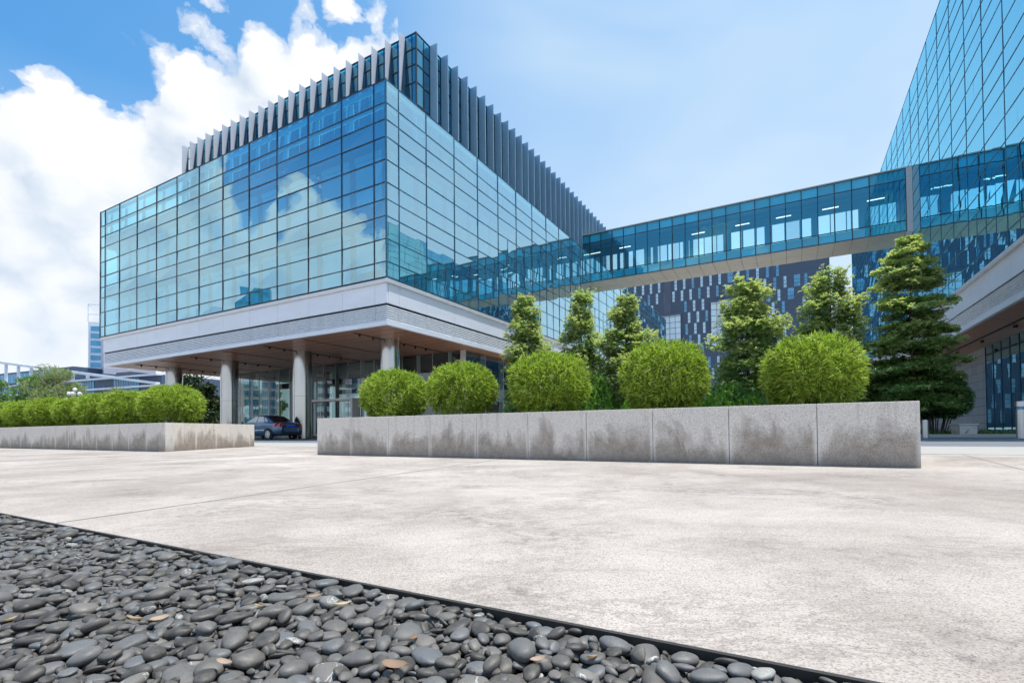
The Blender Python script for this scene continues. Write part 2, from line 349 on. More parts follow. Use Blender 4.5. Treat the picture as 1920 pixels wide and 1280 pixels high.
# pebbles
m,nt,out=newmat('river_pebble'); g=nt.nodes.new('ShaderNodeNewGeometry'); oi=nt.nodes.new('ShaderNodeObjectInfo'); P=g.outputs['Position']
r=mth(nt,'FRACT',mth(nt,'ADD',g.outputs['Random Per Island'],oi.outputs['Random']))
c=ramp(nt,r,[(0.0,(.036,.032,.029)),(.22,(.066,.059,.052)),(.45,(.104,.093,.082)),(.70,(.125,.119,.112)),(.84,(.125,.13,.138)),(.93,(.155,.135,.118)),(.99,(.20,.19,.175)),(1.0,(.36,.345,.32))])
c=mixc(nt,ramp(nt,noise(nt,P,55,5,.65),[(.42,0.0),(.8,.5)]),c,(.20,.185,.17)); c=mixc(nt,ramp(nt,noise(nt,P,210,4,.7),[(.52,0.0),(.8,.5)]),c,(.04,.04,.042))
vein=ramp(nt,mth(nt,'ABSOLUTE',mth(nt,'SUBTRACT',noise(nt,mapv(nt,P,(1,.4,1)),24,3,.5,.6),.5)),[(0.0,1.0),(.012,0.0)])
c=mixc(nt,mth(nt,'MULTIPLY',vein,mth(nt,'GREATER_THAN',r,.95)),c,(.55,.54,.52))
principled(nt,out,c,mth(nt,'MULTIPLY_ADD',noise(nt,P,30,4),.35,.34),0,bump(nt,noise(nt,P,260,4,.65),.25,.002),spec=.4); M['pebble']=m
m,nt,out=newmat('weathered_steel_edging'); P=poso(nt)
principled(nt,out,mixc(nt,noise(nt,P,30,5,.7),(.012,.012,.012),(.05,.045,.04)),.7,.0,bump(nt,noise(nt,P,60,4),.4,.003)); M['edging']=m


# ------------------------------------------------------------------ picture ray on a plane of the building grid (layout helper)
_F,_PY,_RO,_PI=936.108,790.002,-.0098,.0175
def ray(px,py):
    cr,sr=math.cos(_RO),math.sin(_RO); a,b=px-960,py-_PY; u=cr*a+sr*b; v=-sr*a+cr*b
    c,s=math.cos(_PI),math.sin(_PI); return Vector((u,c*_F+s*v,s*_F-c*v))/_F
CAM=(16.9278,-18.0359,EYE)
def on(px,py,axis,val):
    r=ray(px,py); d=(r.x*EX[0]+r.y*EX[1], r.x*EY[0]+r.y*EY[1], r.z); t=(val-CAM[axis])/d[axis]
    return tuple(CAM[i]+d[i]*t for i in range(3))
def atZ(px,py,Z):
    r=ray(px,py); r=r/r.y*Z; return Vector((r.x,r.y,r.z+EYE))
def panes(parent,quads,keep=100):
    """glass panes of one facade: the largest in view one by one, the rest as one mass"""
    def size(q):
        c=sum((Vector(p) for p in q[0]),Vector())/4; n=(Vector(q[0][1])-Vector(q[0][0])).cross(Vector(q[0][3])-Vector(q[0][0])); d=c-Vector(CAM)
        fx,fy=d.x*EX[0]+d.y*EY[0],d.x*EX[1]+d.y*EY[1]
        inside=abs(fx)<1.06*fy and fy>0
        return (abs(n.dot(d))/d.length**3)*(1 if inside else .01)
    quads=sorted(quads,key=size,reverse=True)
    for pts,mat in quads[:keep]:
        MB().quad(*pts).build('window_pane',mat,parent)
    rest={}
    for pts,mat in quads[keep:]: rest.setdefault(mat.name,MB()).quad(*pts)
    for mn,mb in rest.items(): mb.build('window_pane',bpy.data.materials[mn],parent,kind='stuff')

# ================================================================== SETTING
def lprism(poly,z0,z1): return MB().prism([tuple(LW(x,y)[:2]) for x,y in poly],z0,z1)
def strip(name,x0,x1,y0,y1,z0,z1,mat): return lprism([(x0,y0),(x1,y0),(x1,y1),(x0,y1)],z0,z1).build(name,mat,kind='structure')
MB().quad((-3000,-3000,-.1),(3000,-3000,-.1),(3000,3000,-.1),(-3000,3000,-.1)).build('ground',M['ground'],kind='structure')
strip('plaza_paving',-120,110,-17.085,-9,-.099,0,M['plaza'])
strip('plaza_paving',-120,110,-70,-20.5,-.099,0,M['plaza'])
strip('pavement_border',-120,110,-9,-5.5,-.099,0.0,M['border'])
strip('road',-120,110,-5.5,5.3,-.099,-.012,M['asphalt'])
strip('forecourt_paving',-60,1.6,5.3,64,-.098,.0,M['border'])
strip('side_path',1.6,24,11.5,110,-.0975,-.004,M['border'])
for (xa,xb) in ((14.07,13.10),(19.0,19.0),(9.2,8.4),(4.4,3.7),(-.4,-1.2),(-5.3,-6.1),(-10.1,-11),(24,24.2)):
    ya=-17.08
    if xa==19.0: xa,xb=18.25,18.98
    lprism([(xa-.0028,ya),(xa+.0028,ya),(xb+.0035,-9),(xb-.0035,-9)],-.02,.0025).build('paving_joint',M['joint'],kind='structure')
lprism([(-120,-9.006),(110,-9.006),(110,-8.994),(-120,-8.994)],-.02,.003).build('paving_joint',M['joint'],kind='structure')

# ================================================================== GLASS BLOCK ON COLUMNS
B=block('glass_office_building',-6,3,label='wide glass office block raised on steel columns, with a row of blades along its roof',cat='building')
RZ=[7.88,8.63,9.73,10.85,11.67,12.5,13.61,14.73,15.58,16.4,17.53]
FX=[0,-.8,-3.05,-5.61,-8.22,-10.79,-13.41,-15.99,-18.59,-21.18,-23.84,-26.42,-28.66,-29.43]
RY=[0,.9,3.07,5.63,8.12,10.62]+[13.16+2.514*i for i in range(20)]
RY=[y for y in RY if y<61.5]+[62.2]
def jig(p,ax,s=.010):
    q=list(p); q[ax]+=random.uniform(-s,s); return tuple(q)
Q=[]
for a,b in zip(FX[:-1],FX[1:]):
    for c,d in zip(RZ[:-1],RZ[1:]):
        Q.append(([jig(p,1) for p in ((b,0,c),(a,0,c),(a,0,d),(b,0,d))],M['glass_front']))
for i,(a,b) in enumerate(zip(RY[:-1],RY[1:])):
    for c,d in zip(RZ[:-1],RZ[1:]):
        segs=[(a,b)]
        if i>=5 and d<=13.7 and (i<12 or d<12.6): segs=[(a,(a+b)/2),((a+b)/2,b)]
        for s,e in segs: Q.append(([jig(p,0) for p in ((0,s,c),(0,e,c),(0,e,d),(0,s,d))],M['glass_side']))
panes(B,Q)
fr=MB()
for x in FX[1:-1]: fr.box(x-.020,x+.020,-.03,.10,RZ[0],RZ[-1])
fr.box(-29.47,-29.40,-.03,.10,RZ[0]-.05,RZ[-1]+.05)
for z in RZ: fr.box(-29.4,-.035,-.022,.092,z-.022,z+.022)
fr.build('curtain_wall_frame',M['frame'],B)
fr=MB(); fr.box(-.035,.035,-.035,.035,RZ[0]-.05,RZ[-1]+.05)
for i,y in enumerate(RY[1:]):
    fr.box(-.10,.03,y-.018,y+.018,RZ[0],RZ[-1])
    if 5<=i+1<len(RY)-1 and i+2<len(RY): ym=(RY[i+1]+RY[i+2])/2; fr.box(-.08,.024,ym-.011,ym+.011,RZ[0],RZ[6] if i+1<12 else RZ[5])
for z in RZ: fr.box(-.092,.022,.04,62.2,z-.021,z+.021)
fr.build('curtain_wall_frame',M['frame_blue'],B)
# inside: inner wall, floor slabs, blinds
MB().box(-28.6,-1.0,1.0,61.5,7.95,15.2).build('inner_wall',M['inner'],B)
for z0,z1 in ((7.70,8.02),(10.9,11.72),(14.78,15.56)):
    MB().box(-29.3,-.30,.30,62,z0,z1).build('floor_slab',M['slab'],B)
MB().box(-29.2,-.25,.25,62,15.565,15.62).build('roof',M['roof'],B)
for k,(z0,z1) in enumerate(((8.06,10.84),(11.76,14.72))):
    for i,(a,b) in enumerate(zip(FX[:-1],FX[1:])):
        if a-b<1: continue
        zb=z0+random.choice((0,0,0,.02,.5 if i<4 else 0))
        o=MB().box(b+.38,a-.10,.62,.66,zb,z1-.42).build('roller_blind',M['blind'],B)
        MB().box(b+.34,a-.06,.56,.60,z1-.40,z1-.10).build('blind_box',M['post'],o)
    for i,(a,b) in enumerate(zip(RY[:-1],RY[1:])):
        if b-a<1 or i>20: continue
        zb=z0+(0 if (k or i<5) else random.choice((.9,1.2,.3)))
        o=MB().box(-.66,-.62,a+.12,b-.34,zb,z1-.42).build('roller_blind',M['blind'],B)
        MB().box(-.60,-.56,a+.08,b-.30,z1-.40,z1-.10).build('blind_box',M['post'],o)
# parapet screen: rail, tapering white brackets, glass stiffeners
MB().box(-29.3,-.2,.14,.20,17.22,17.47).box(-29.3,-.2,.14,.20,16.30,16.50).box(-29.3,-.2,.14,.20,15.62,15.72).build('parapet_rail',M['post'],B)
MB().box(-.20,-.14,.2,62,17.22,17.47).box(-.20,-.14,.2,62,16.30,16.50).box(-.20,-.14,.2,62,15.62,15.72).build('parapet_rail',M['post'],B)
for a,b in zip(FX[1:-1],FX[2:]):
    MB().add([(b+.18,.22,15.72),(b+.62,.22,15.72),(b+.62,.28,15.72),(b+.18,.28,15.72),(b+.36,.22,17.2),(b+.62,.22,17.2),(b+.62,.28,17.2),(b+.36,.28,17.2)],
        [(0,3,2,1),(4,5,6,7),(0,1,5,4),(1,2,6,5),(2,3,7,6),(3,0,4,7)]).build('parapet_bracket',M['post'],B)
for a,b in list(zip(RY[1:-1],RY[2:]))[:16]:
    MB().box(-.28,-.22,b-.5,b-.12,15.72,17.2).build('parapet_bracket',M['post'],B)
# ledge, fascia, louvres, soffit
lg=MB().box(-29.2,.06,-.06,.30,7.60,7.80).box(-.30,.06,.30,62,7.60,7.80).build('ledge',M['ledge'],B,bevel=.012)
fa=MB()
for a,b in zip(FX[:-1],FX[1:]): fa.box(max(b,-28.95)+.008,min(a,-.02)-.008,.02,.14,6.62,7.598)
for a,b in zip(RY[:-1],RY[1:]): fa.box(-.14,-.02,max(a,.145)+.008,b-.008,6.62,7.598)
fa.build('fascia_panel',M['panel'],B)
MB().box(-28.9,-.10,.10,.30,5.60,7.59).box(-.30,-.10,.30,61.9,5.60,7.59).build('fascia_backing',M['gap'],B)
lv=MB()
def slats(mb,axis,a,b,s):
    for k in range(7):
        z=5.80+k*.105
        if axis=='x': mb.add([(a,.085,z),(b,.085,z),(b,.03,z+.03),(a,.03,z+.03),(a,.07,z+.088),(b,.07,z+.088)],[(0,1,2,3),(3,2,5,4),(0,3,4),(1,5,2),(0,4,5,1)])
        else: mb.add([(-.085,a,z),(-.085,b,z),(-.03,b,z+.03),(-.03,a,z+.03),(-.07,a,z+.088),(-.07,b,z+.088)],[(3,2,1,0),(4,5,2,3),(4,3,0),(2,5,1),(1,5,4,0)])
for a,b in zip(FX[:-1],FX[1:]): slats(lv,'x',max(b,-28.85)+.012,min(a,-.04)-.012,0)
lv.build('louvre',M['louvre'],B); lv=MB()
for a,b in zip(RY[:-1],RY[1:]): slats(lv,'y',max(a,.05)+.012,b-.012,0)
lv.build('louvre',M['louvre'],B)
MB().box(-28.86,.0,.0,.16,5.545,5.775).box(-.16,.0,.16,61.9,5.545,5.775).build('bottom_band',M['panel'],B,bevel=.008)
sf=MB(); y=.18
while y<61:
    sf.box(-28.8,-.17,y,y+.84,5.575,5.62); y+=.90
sf.build('soffit',M['wood'],B)
gp=MB().box(-28.8,-.17,.17,61.5,5.64,5.70); y=.18
while y<61: gp.box(-28.8,-.17,y+.842,y+.898,5.582,5.639); y+=.90
gp.build('soffit_backing',M['gap'],B)
CXs=(-2.97,-10.48,-18.33,-25.64)
for x in CXs:
    t=MB().box(x-.05,x+.05,.7,8.3,5.55,5.572).build('light_track',M['gap'],B)
    for yy in (1.1,2.1,4.6,5.6,6.6): MB().cyl(x,yy,5.44,5.55,.06,10).build('spotlight',M['black'],t)
for x in (-6.7,-14.4,-22): 
    t=MB().box(x-.02,x+.02,.5,8.3,5.556,5.573).build('light_track',M['gap'],B)
for yy in (3.4,11.6):
    for x in CXs:
        c=MB()
        for z0,z1 in ((0,2.685),(2.695,5.574)): c.cyl(x,yy,z0,z1,.58,64)
        c=c.build('column',M['steel'],B); MB().cyl(x,yy,0.01,5.565,.565,32).build('column_core',M['gap'],c)
for yy in (19,27,35,43): 
    c=MB().cyl(-2.97,yy,0,5.57,.58,40).build('column',M['steel'],B)
# lobby
def lobby():
    x=-26.3
    fr=MB()
    i=0
    while x<-1.25:
        x1=min(x+1.32,-1.2)
        if not(-16.2<x+.66<-10.8): MB().quad((x+.006,8.4,0),(x1-.006,8.4,0),(x1-.006,8.4,5.57),(x+.006,8.4,5.57)).build('lobby_pane',M['glass_lobby'],B)
        else: MB().quad((x+.006,8.4,2.95),(x1-.006,8.4,2.95),(x1-.006,8.4,5.57),(x+.006,8.4,5.57)).build('lobby_pane',M['glass_lobby'],B)
        fr.box(x-.006,x+.006,8.38,8.44 if i%2 else 8.75,0,5.57); x=x1; i+=1
    for k in range(17):
        y0=8.4+k*2.4
        MB().quad((-1.2,y0+.008,0),(-1.2,y0+2.392,0),(-1.2,y0+2.392,5.57),(-1.2,y0+.008,5.57)).build('lobby_pane',M['glass_lobby'],B)
        fr.box(-1.6,-1.18,y0-.006,y0+.006,0,5.57)
    for k in range(14):
        y0=8.4+k*2.4; MB().quad((-26.3,y0,0),(-26.3,y0+2.38,0),(-26.3,y0+2.38,5.57),(-26.3,y0,5.57)).build('lobby_pane',M['glass_lobby'],B)
    fr.build('glazing_joint',M['white_metal'],B)
    MB().box(-26.2,-1.3,8.5,48,-.05,.02).build('lobby_floor',M['lobby_floor'],B)
    MB().box(-13.5,-4.5,17,40,.02,5.55).build('lobby_core',M['lobby_wall'],B)
    MB().box(-10.2,-8.0,16.9,17,.02,3.2).box(-7,-5,16.9,17,.02,3.2).box(-13.3,-11.2,16.9,17,.02,3.2).build('lift_door',M['lobby_dark'],B)
    MB().box(-20,-14.5,30,34,.02,5.55).build('lobby_core',M['lobby_dark'],B)
    MB().box(-26.2,-1.4,12.2,12.7,4.5,4.95).box(-26.2,-1.4,20,20.5,4.5,4.95).build('lobby_beam',M['lobby_dark'],B)
    MB().box(-9.6,-5.2,13.5,14.4,.02,1.1).build('reception_desk',M['lobby_wall'],B,bevel=.02)
    MB().box(-26.2,-1.4,8.8,48,5.50,5.54).build('lobby_ceiling',M['lobby_dark'],B)
    # entrance portal
    p=MB().box(-16.1,-15.92,7.9,8.7,0,2.88).box(-11.0,-10.82,7.9,8.7,0,2.88).box(-15.92,-11.0,7.9,8.7,2.70,2.88).build('entrance_portal',M['white_metal'],B,bevel=.01)
    for k in range(4):
        x0=-15.9+k*1.225
        d=MB().quad((x0+.02,8.3,.02),(x0+1.2,8.3,.02),(x0+1.2,8.3,2.65),(x0+.02,8.3,2.65)).build('glass_door',M['glass_lobby'],p)
    for x in (-14.75,-14.55,-12.3,-12.1): MB().tube([(x,8.22,.5),(x,8.22,1.9)],[.018,.018],8).build('door_handle',M['white_metal'],p)
lobby()
# roof pavilion with blades
PX0,PY0,PZ=-.87,3.33,22.5
MB().box(-23.55,PX0-.12,PY0+.12,34.9,15.62,PZ-.05).build('penthouse_wall',M['inner'],B)
PZs=[15.7,17.2,18.5,19.75,20.75,21.65,22.5]
g=MB(); f=MB(); xs=[PX0]+[-1.17-1.0395*k for k in range(22)]
for a,b in zip(xs[:-1],xs[1:]):
    for c,d in zip(PZs[:-1],PZs[1:]): g.quad((b,PY0,c),(a,PY0,c),(a,PY0,d),(b,PY0,d))
ys=[PY0,4.0]+[4.55+1.029*k for k in range(30)]
for a,b in zip(ys[:-1],ys[1:]):
    for c,d in zip(PZs[:-1],PZs[1:]): g.quad((PX0,a,c),(PX0,b,c),(PX0,b,d),(PX0,a,d))
g.build('penthouse_glazing',M['glass_pent'],B)
for z in PZs: f.box(-23.5,PX0-.03,PY0-.03,PY0+.05,z-.03,z+.03).box(PX0-.05,PX0+.03,PY0+.05,34.6,z-.031,z+.031)
for x in xs[1:]: f.box(x-.02,x+.02,PY0-.026,PY0+.04,15.7,PZ)
for y in ys[1:]: f.box(PX0-.04,PX0+.026,y-.02,y+.02,15.7,PZ)
f.box(PX0-.03,PX0+.035,PY0-.035,PY0+.05,15.7,PZ+.04)
f.build('penthouse_frame',M['frame'],B)
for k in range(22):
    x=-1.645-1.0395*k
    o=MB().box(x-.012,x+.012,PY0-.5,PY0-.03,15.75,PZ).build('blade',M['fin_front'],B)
    MB().add([(x+s,yy,z) for s in (-.022,.022) for yy,z in ((PY0-.028,PZ-.06),(PY0-.028,15.74),(PY0-.505,15.74),(PY0-.505,18.1))],[(0,1,2,3),(7,6,5,4),(0,4,5,1),(1,5,6,2),(2,6,7,3),(3,7,4,0)]).build('shade_plate',M['shade_plate'],o)  # added dark wedge, shaped and coloured as the wall's shadow on the blade
for k in range(30):
    y=4.55+1.029*k
    MB().box(PX0+.03,PX0+.53,y-.03,y+.03,15.75,PZ+.02).build('blade',M['fin_right'],B,bevel=.006)

# ================================================================== TALL GLASS BUILDING ON THE RIGHT
R=block('tall_glass_building',W+3,20,label='tall blue glass office building with slanting reflections on the right side of the street',cat='building')
TZ=[7.70,8.42,9.47,10.52,11.34,12.13,13.18,14.28,15.10,15.93,17.0,18.08,18.9,19.75,20.8,21.9,22.7,23.55,24.95]
TY=[2.2+2.532*i for i in range(26)]+[67.0]
Q=[]
for i,(a,b) in enumerate(zip(TY[:-1],TY[1:])):
    for j,(c,d) in enumerate(zip(TZ[:-1],TZ[1:])):
        segs=[(a,b)]
        if d<11.5 or (j%4==1 and i%2==0) or (j==13 and i in(1,4,6)): segs=[(a,(a+b)/2),((a+b)/2,b)]
        for s,e in segs: Q.append(([jig(p,0,.004) for p in ((W,e,c),(W,s,c),(W,s,d),(W,e,d))],M['glass_right']))
panes(R,Q)
fr=MB()
for y in TY: fr.box(W-.016,W+.09,y-.016,y+.016,TZ[0],TZ[-1])
for y in TY[:-1]: fr.box(W-.014,W+.07,y+1.256,y+1.276,TZ[0],TZ[3])
for z in TZ: fr.box(W-.015,W+.08,2.2,67,z-.018,z+.018)
fr.build('curtain_wall_frame',M['frame_blue'],R)
MB().box(W+1.0,W+24,2.2,66.6,7.6,24.6).build('inner_wall',M['inner'],R)
for z in (7.6,11.35,15.15,18.95,22.75): MB().box(W+.30,W+24.2,2.2,66.9,z-.15,z+.62).build('floor_slab',M['slab'],R)
MB().box(W+.12,W+24.2,2.2,66.95,24.65,24.9).build('roof',M['roof'],R)
MB().box(W-.10,W+.3,2.0,66.9,7.45,7.64).build('ledge',M['ledge'],R,bevel=.012)
fa=MB()
for a,b in zip(TY[:-1],TY[1:]): fa.box(W+.04,W+.16,a+.008,b-.008,6.42,7.448)
fa.build('fascia_panel',M['panel'],R)
MB().box(W+.13,W+.3,2.1,66.8,5.4,7.44).build('fascia_backing',M['gap'],R)
lv=MB()
for a,b in zip(TY[:-1],TY[1:]):
    for k in range(7):
        z=5.64+k*.105
        lv.add([(W+.11,a+.01,z),(W+.11,b-.01,z),(W+.05,b-.01,z+.03),(W+.05,a+.01,z+.03),(W+.09,a+.01,z+.088),(W+.09,b-.01,z+.088)],[(0,1,2,3),(3,2,5,4),(0,3,4),(1,5,2),(0,4,5,1)])
lv.build('louvre',M['louvre'],R)
MB().box(W+.02,W+.2,2.1,66.8,5.36,5.62).build('bottom_band',M['panel'],R,bevel=.008)
sf=MB(); y=2.3
while y<66: sf.box(W+.2,W+24,y,y+.84,5.39,5.43); y+=.90
sf.build('soffit',M['wood'],R)
MB().box(W+.2,W+24,2.2,66.8,5.45,5.5).build('soffit_backing',M['gap'],R)
for xx in (W+1.6,): 
    t=MB().box(xx-.06,xx+.06,3,66,5.365,5.388).build('light_track',M['gap'],R)
    for yy in range(6,60,5): MB().cyl(xx+.35,yy,5.28,5.38,.09,10).build('spotlight',M['black'],t)
MB().box(27.8,W+24,24.3,66.5,-.05,5.39).build('granite_wall',M['stone'],R)
for k in range(16):
    y0=24.3-1.35*k
    if y0<3: break
    MB().quad((27.8,y0-.01,.12),(27.8,y0-1.34,.12),(27.8,y0-1.34,5.38),(27.8,y0-.01,5.38)).build('lobby_pane',M['glass_teal'],R)
fr=MB()
for k in range(17):
    y0=24.3-1.35*k
    if y0>2.4: fr.box(27.77,27.83,y0-.014,y0+.014,.1,5.38)
fr.build('glazing_joint',M['frame_blue'],R)
MB().box(27.75,28.2,2.4,24.28,-.05,.11).build('glazing_plinth',M['stone'],R)
MB().box(31,W+24,2.4,24.2,0,5.38).build('inner_wall',M['lobby_dark'],R)

# ================================================================== FOOTBRIDGE
K=block('glass_footbridge',12,29,label='enclosed blue glass footbridge spanning the street between the two glass buildings',cat='footbridge')
BY0,BY1=27.22,30.7; BX=[-1.806+1.0968*i for i in range(25)]; BX=[x for x in BX if x<24.5]
BX[-1]=24.48
bz=[14.52,15.28,18.26,19.06]
for a,b in zip(BX[:-1],BX[1:]):
    for j,(c,d) in enumerate(zip(bz[:-1],bz[1:])):
        MB().quad(*[jig(p,1,.003) for p in ((a,BY0,c),(b,BY0,c),(b,BY0,d),(a,BY0,d))]).build('window_pane',M['glass_bridge'] if j==1 else M['glass_spandrel'],K)
fr=MB()
for x in BX: fr.box(x-.03,x+.03,BY0-.025,BY0+.10,bz[0],bz[3])
for z in bz: fr.box(BX[0],24.5,BY0-.018,BY0+.09,z-.028,z+.028)
fr.build('window_frame',M['frame'],K)
MB().box(BX[0],24.5,BY0+.14,BY0+.20,14.55,15.24).build('spandrel_lining',M['bridge_spandrel'],K)
MB().box(BX[0],24.5,BY0+.14,BY0+.20,18.32,19.0).build('spandrel_lining',M['bridge_spandrel'],K)
MB().box(BX[0],24.85,BY0-.03,BY1+.03,19.07,19.16).build('roof',M['bridge_metal'],K)
MB().box(BX[0],24.5,BY0+.22,BY1-.1,14.6,14.72).build('floor_deck',M['bridge_in'],K)
MB().box(BX[0],24.5,BY0+.22,BY1-.1,18.80,18.86).build('ceiling',M['bridge_in'],K)
MB().box(BX[0],24.5,BY0+.9,BY0+1.05,18.55,18.78).box(BX[0],24.5,BY1-1.0,BY1-.85,18.55,18.78).build('ceiling_beam',M['bridge_in'],K)
opens=[(-.6,.2),(.5,1.25),(1.45,2.0),(2.3,2.75),(3.17,3.6),(3.87,4.71),(5.34,5.56),(6.01,6.88),(7.0,7.29),(7.39,8.01),(8.07,8.37),(8.88,8.93),(9.27,9.71),(9.76,10.19),(10.26,10.87),(10.93,11.27),(11.34,11.86),(12.53,13.23),(13.27,13.36),(13.51,14.4),(14.45,14.52),(14.6,15.2),(15.8,16.72),(16.83,17.85),(17.99,18.7),(19.21,20.02),(20.09,20.31),(20.38,21.13),(21.2,21.47),(21.55,21.97),(22.73,23.34),(23.39,23.82),(23.91,24.42)]
rw=MB().box(BX[0],24.5,BY1-.08,BY1,17.97,19.05).box(BX[0],24.5,BY1-.08,BY1,14.55,15.45); e=BX[0]
for a,b in opens: rw.box(e,a,BY1-.08,BY1,15.45,17.97); e=b
rw.box(e,24.5,BY1-.08,BY1,15.45,17.97); rw.build('rear_wall',M['bridge_in'],K)
for a,b in opens: MB().quad((a,BY1-.03,15.45),(b,BY1-.03,15.45),(b,BY1-.03,17.97),(a,BY1-.03,17.97)).build('rear_pane',M['glass_rear'],K)
sp=MB()
for i,(a,b) in enumerate(zip(BX[:-1],BX[1:])):
    sp.box(a+.012,b-.012,BY0+.0,BY0+1.70,14.42,14.49).box(a+.012,b-.012,BY0+1.73,BY1,14.42,14.49)
sp.build('soffit_panel',M['bridge_metal'],K)
MB().box(BX[0],24.5,BY0+.02,BY1-.02,14.495,14.515).build('soffit_backing',M['gap'],K)
MB().box(24.5,24.86,BY0-.05,BY1+.05,14.42,14.60).box(24.5,24.86,BY0-.05,BY1+.05,18.95,19.07).box(24.5,24.86,BY0-.05,BY0+.3,14.60,18.95).box(24.5,24.86,BY1-.3,BY1+.05,14.60,18.95).build('end_frame',M['ledge'],K)
for px,py in ((1117,474.5),(1172,463.5),(1309,437.5),(1392,421),(1469,406.5),(1557,390.5),(1642,374)):
    x=on(px,py,1,29.0); MB().box(x[0]-.55,x[0]+.55,28.96,29.04,x[2]-.03,x[2]+.03).build('strip_light',M['lamp'],K)

# ================================================================== BACKGROUND BUILDINGS
DY=130.0
D=block('slate_clad_building',-15,DY,label='dark slate clad block with narrow staggered windows behind the footbridge',cat='building')
MB().box(-62,26.1,DY,DY+22,0,43.3).build('wall',M['dark_clad'],D)
atr=[]
for a,b in (((1333,565),(1402,643)),((1236,592),(1278,668))):
    p,q=on(*a,1,DY),on(*b,1,DY); atr.append((p[0],q[0],q[2],p[2]))
for k,(x0,x1,z0,z1) in enumerate(atr):
    t=MB().box(x0,x1,DY-.5,DY-.05,z0,z1).build('atrium',M['far_atrium'],D)
    mb=MB().box(x0-.2,x1+.2,DY-.62,DY-.51,z1-.5,z1+.1)
    n=int((x1-x0)/1.5)
    for i in range(n+1): xx=x0+(x1-x0)*i/n; mb.box(xx-.05,xx+.05,DY-.58,DY-.505,z0,z1)
    for i in range(1,int((z1-z0)/1.65)+1): mb.box(x0,x1,DY-.57,DY-.506,z0+1.65*i-.05,z0+1.65*i+.05)
    mb.build('atrium_frame',M['far_dark'],t)
rows=[]
rw=random.Random(5)
for k in range(13):
    z0=.9+3.26*k; x=-61+(k%2)*1.2+(k%3)*.25; n=0
    while x<25.2:
        w=1.4 if (n%6==3 and x>0) else .66; n+=1
        if x+w<25.4 and not any(a-.4<x+w and x<b+.4 and c-.6<z0+3 and z0<d+.6 for a,b,c,d in atr) and not(16<x<25 and rw.random()<.45):
            rows.append((x,x+w,z0+.12,z0+3.1))
        x+=2.35
def vis(r): return -(-22<r[0]<26)*(1+r[2]/50)
rows.sort(key=vis)
rest=MB(); restf=MB()
for i,(a,b,c,d) in enumerate(rows):
    tone=rw.random()
    if i<100:
        o=MB().box(a,b,DY-.06,DY-.02,c,d).build('window',M['far_win_a'] if tone<.62 else M['far_win_b'],D)
    else: rest.box(a,b,DY-.06,DY-.02,c,d)
    for zz in (.33,.62): restf.box(a,b,DY-.085,DY-.062,c+(d-c)*zz-.05,c+(d-c)*zz+.05)
rest.build('window',M['far_win_a'],D,kind='stuff'); restf.build('window_bar',M['far_dark'],D,kind='stuff')
fl=MB()
for k in range(14): fl.box(-62,26.1,DY-.05,DY-.003,.9+3.26*k-.09,.9+3.26*k+.03)
fl.box(-14.6,-12.6,DY-.12,DY-.051,0,43.3)
fl.build('floor_line',M['far_dark'],D)

# banded office tower and its pale neighbour behind the block, left
def facing(p,rz_extra=0): return math.atan2(-p.x,p.y)+rz_extra
p=atZ(190,812,230); p.z=0
T=empty('banded_tower',p,facing(p,-.25),label='slim white framed tower with dark window bands standing left of the glass block',cat='tower')
mb=MB().box(-5,7,0,12,0,52); mb.build('wall',M['far_white'],T)
for k in range(15):
    MB().box(-4.0,6,-.25,-.02,1+3.35*k,1+3.35*k+2.2).build('window_band',M['far_glass_blue'],T)
mb=MB()
for x in (-5,0.5,7): mb.box(x-.15,x+.15,-.2,.2,52,60); 
for z in (55.5,60): mb.box(-5,7,-.2,.2,z-.15,z+.15)
mb.tube([(-5,0,59.9),(0.5,0,55.5)],[.12,.12],5).tube([(0.5,0,59.9),(7,0,55.5)],[.12,.12],5)
mb.build('roof_screen',M['far_white'],T)
p=atZ(250,812,205); p.z=0
T=empty('pale_apartment_block',p,facing(p,.1),label='pale pinkish block with small blue windows showing under the left end of the glass block',cat='building')
MB().box(-9.5,7.5,0,15,0,27).build('wall',M['far_pink'],T)
MB().box(-9.5,-2,0.5,15,27,58).build('wall',M['far_pink'],T)
for k in range(8): MB().box(-8.2+k*2,-8.2+k*2+1.0,-.12,-.02,22.2,24.6).build('window',M['far_glass_blue'],T)
for k in range(9): MB().box(-5.6,-3.2,.38,.48,29+k*3.1,29+k*3.1+1.5).build('window',M['far_win_a'],T)

# long low white framed office building, far left
p0=atZ(-40,812,215); p1=atZ(296,812,168); p0.z=p1.z=0
d=(p1-p0); LB=d.length; ang=math.atan2(d.y,d.x)
T=empty('low_office_building',p0,ang,label='long low white banded office building with a sloping roof beam at the far left',cat='building')
hL=lambda px,py,Z: atZ(px,py,Z).z
MB().box(0,LB,1.2,26,0,20.5).build('wall',M['far_wine'],T)
for k in range(5):
    z=5.6+k*3.72
    MB().box(-.5,LB,-.6,1.5,z-.28,z+.28).build('floor_band',M['far_white'],T)
    if k<4:
        for xa,xb in ((.4,LB*.68),(LB*.78,LB*.90)):
            w_=MB().box(xa,xb,1.0,1.19,z+.5,z+3.3).build('window_band',M['far_glass_blue'],T)
            gw=MB(); x=xa+1.4
            while x<xb-.5: gw.box(x-.09,x+.09,.93,.995,z+.5,z+3.3); x+=1.45
            gw.build('window_bar',M['far_dark'],w_)
zl,zr=atZ(0,677,209).z+1.6,atZ(290,719,169).z
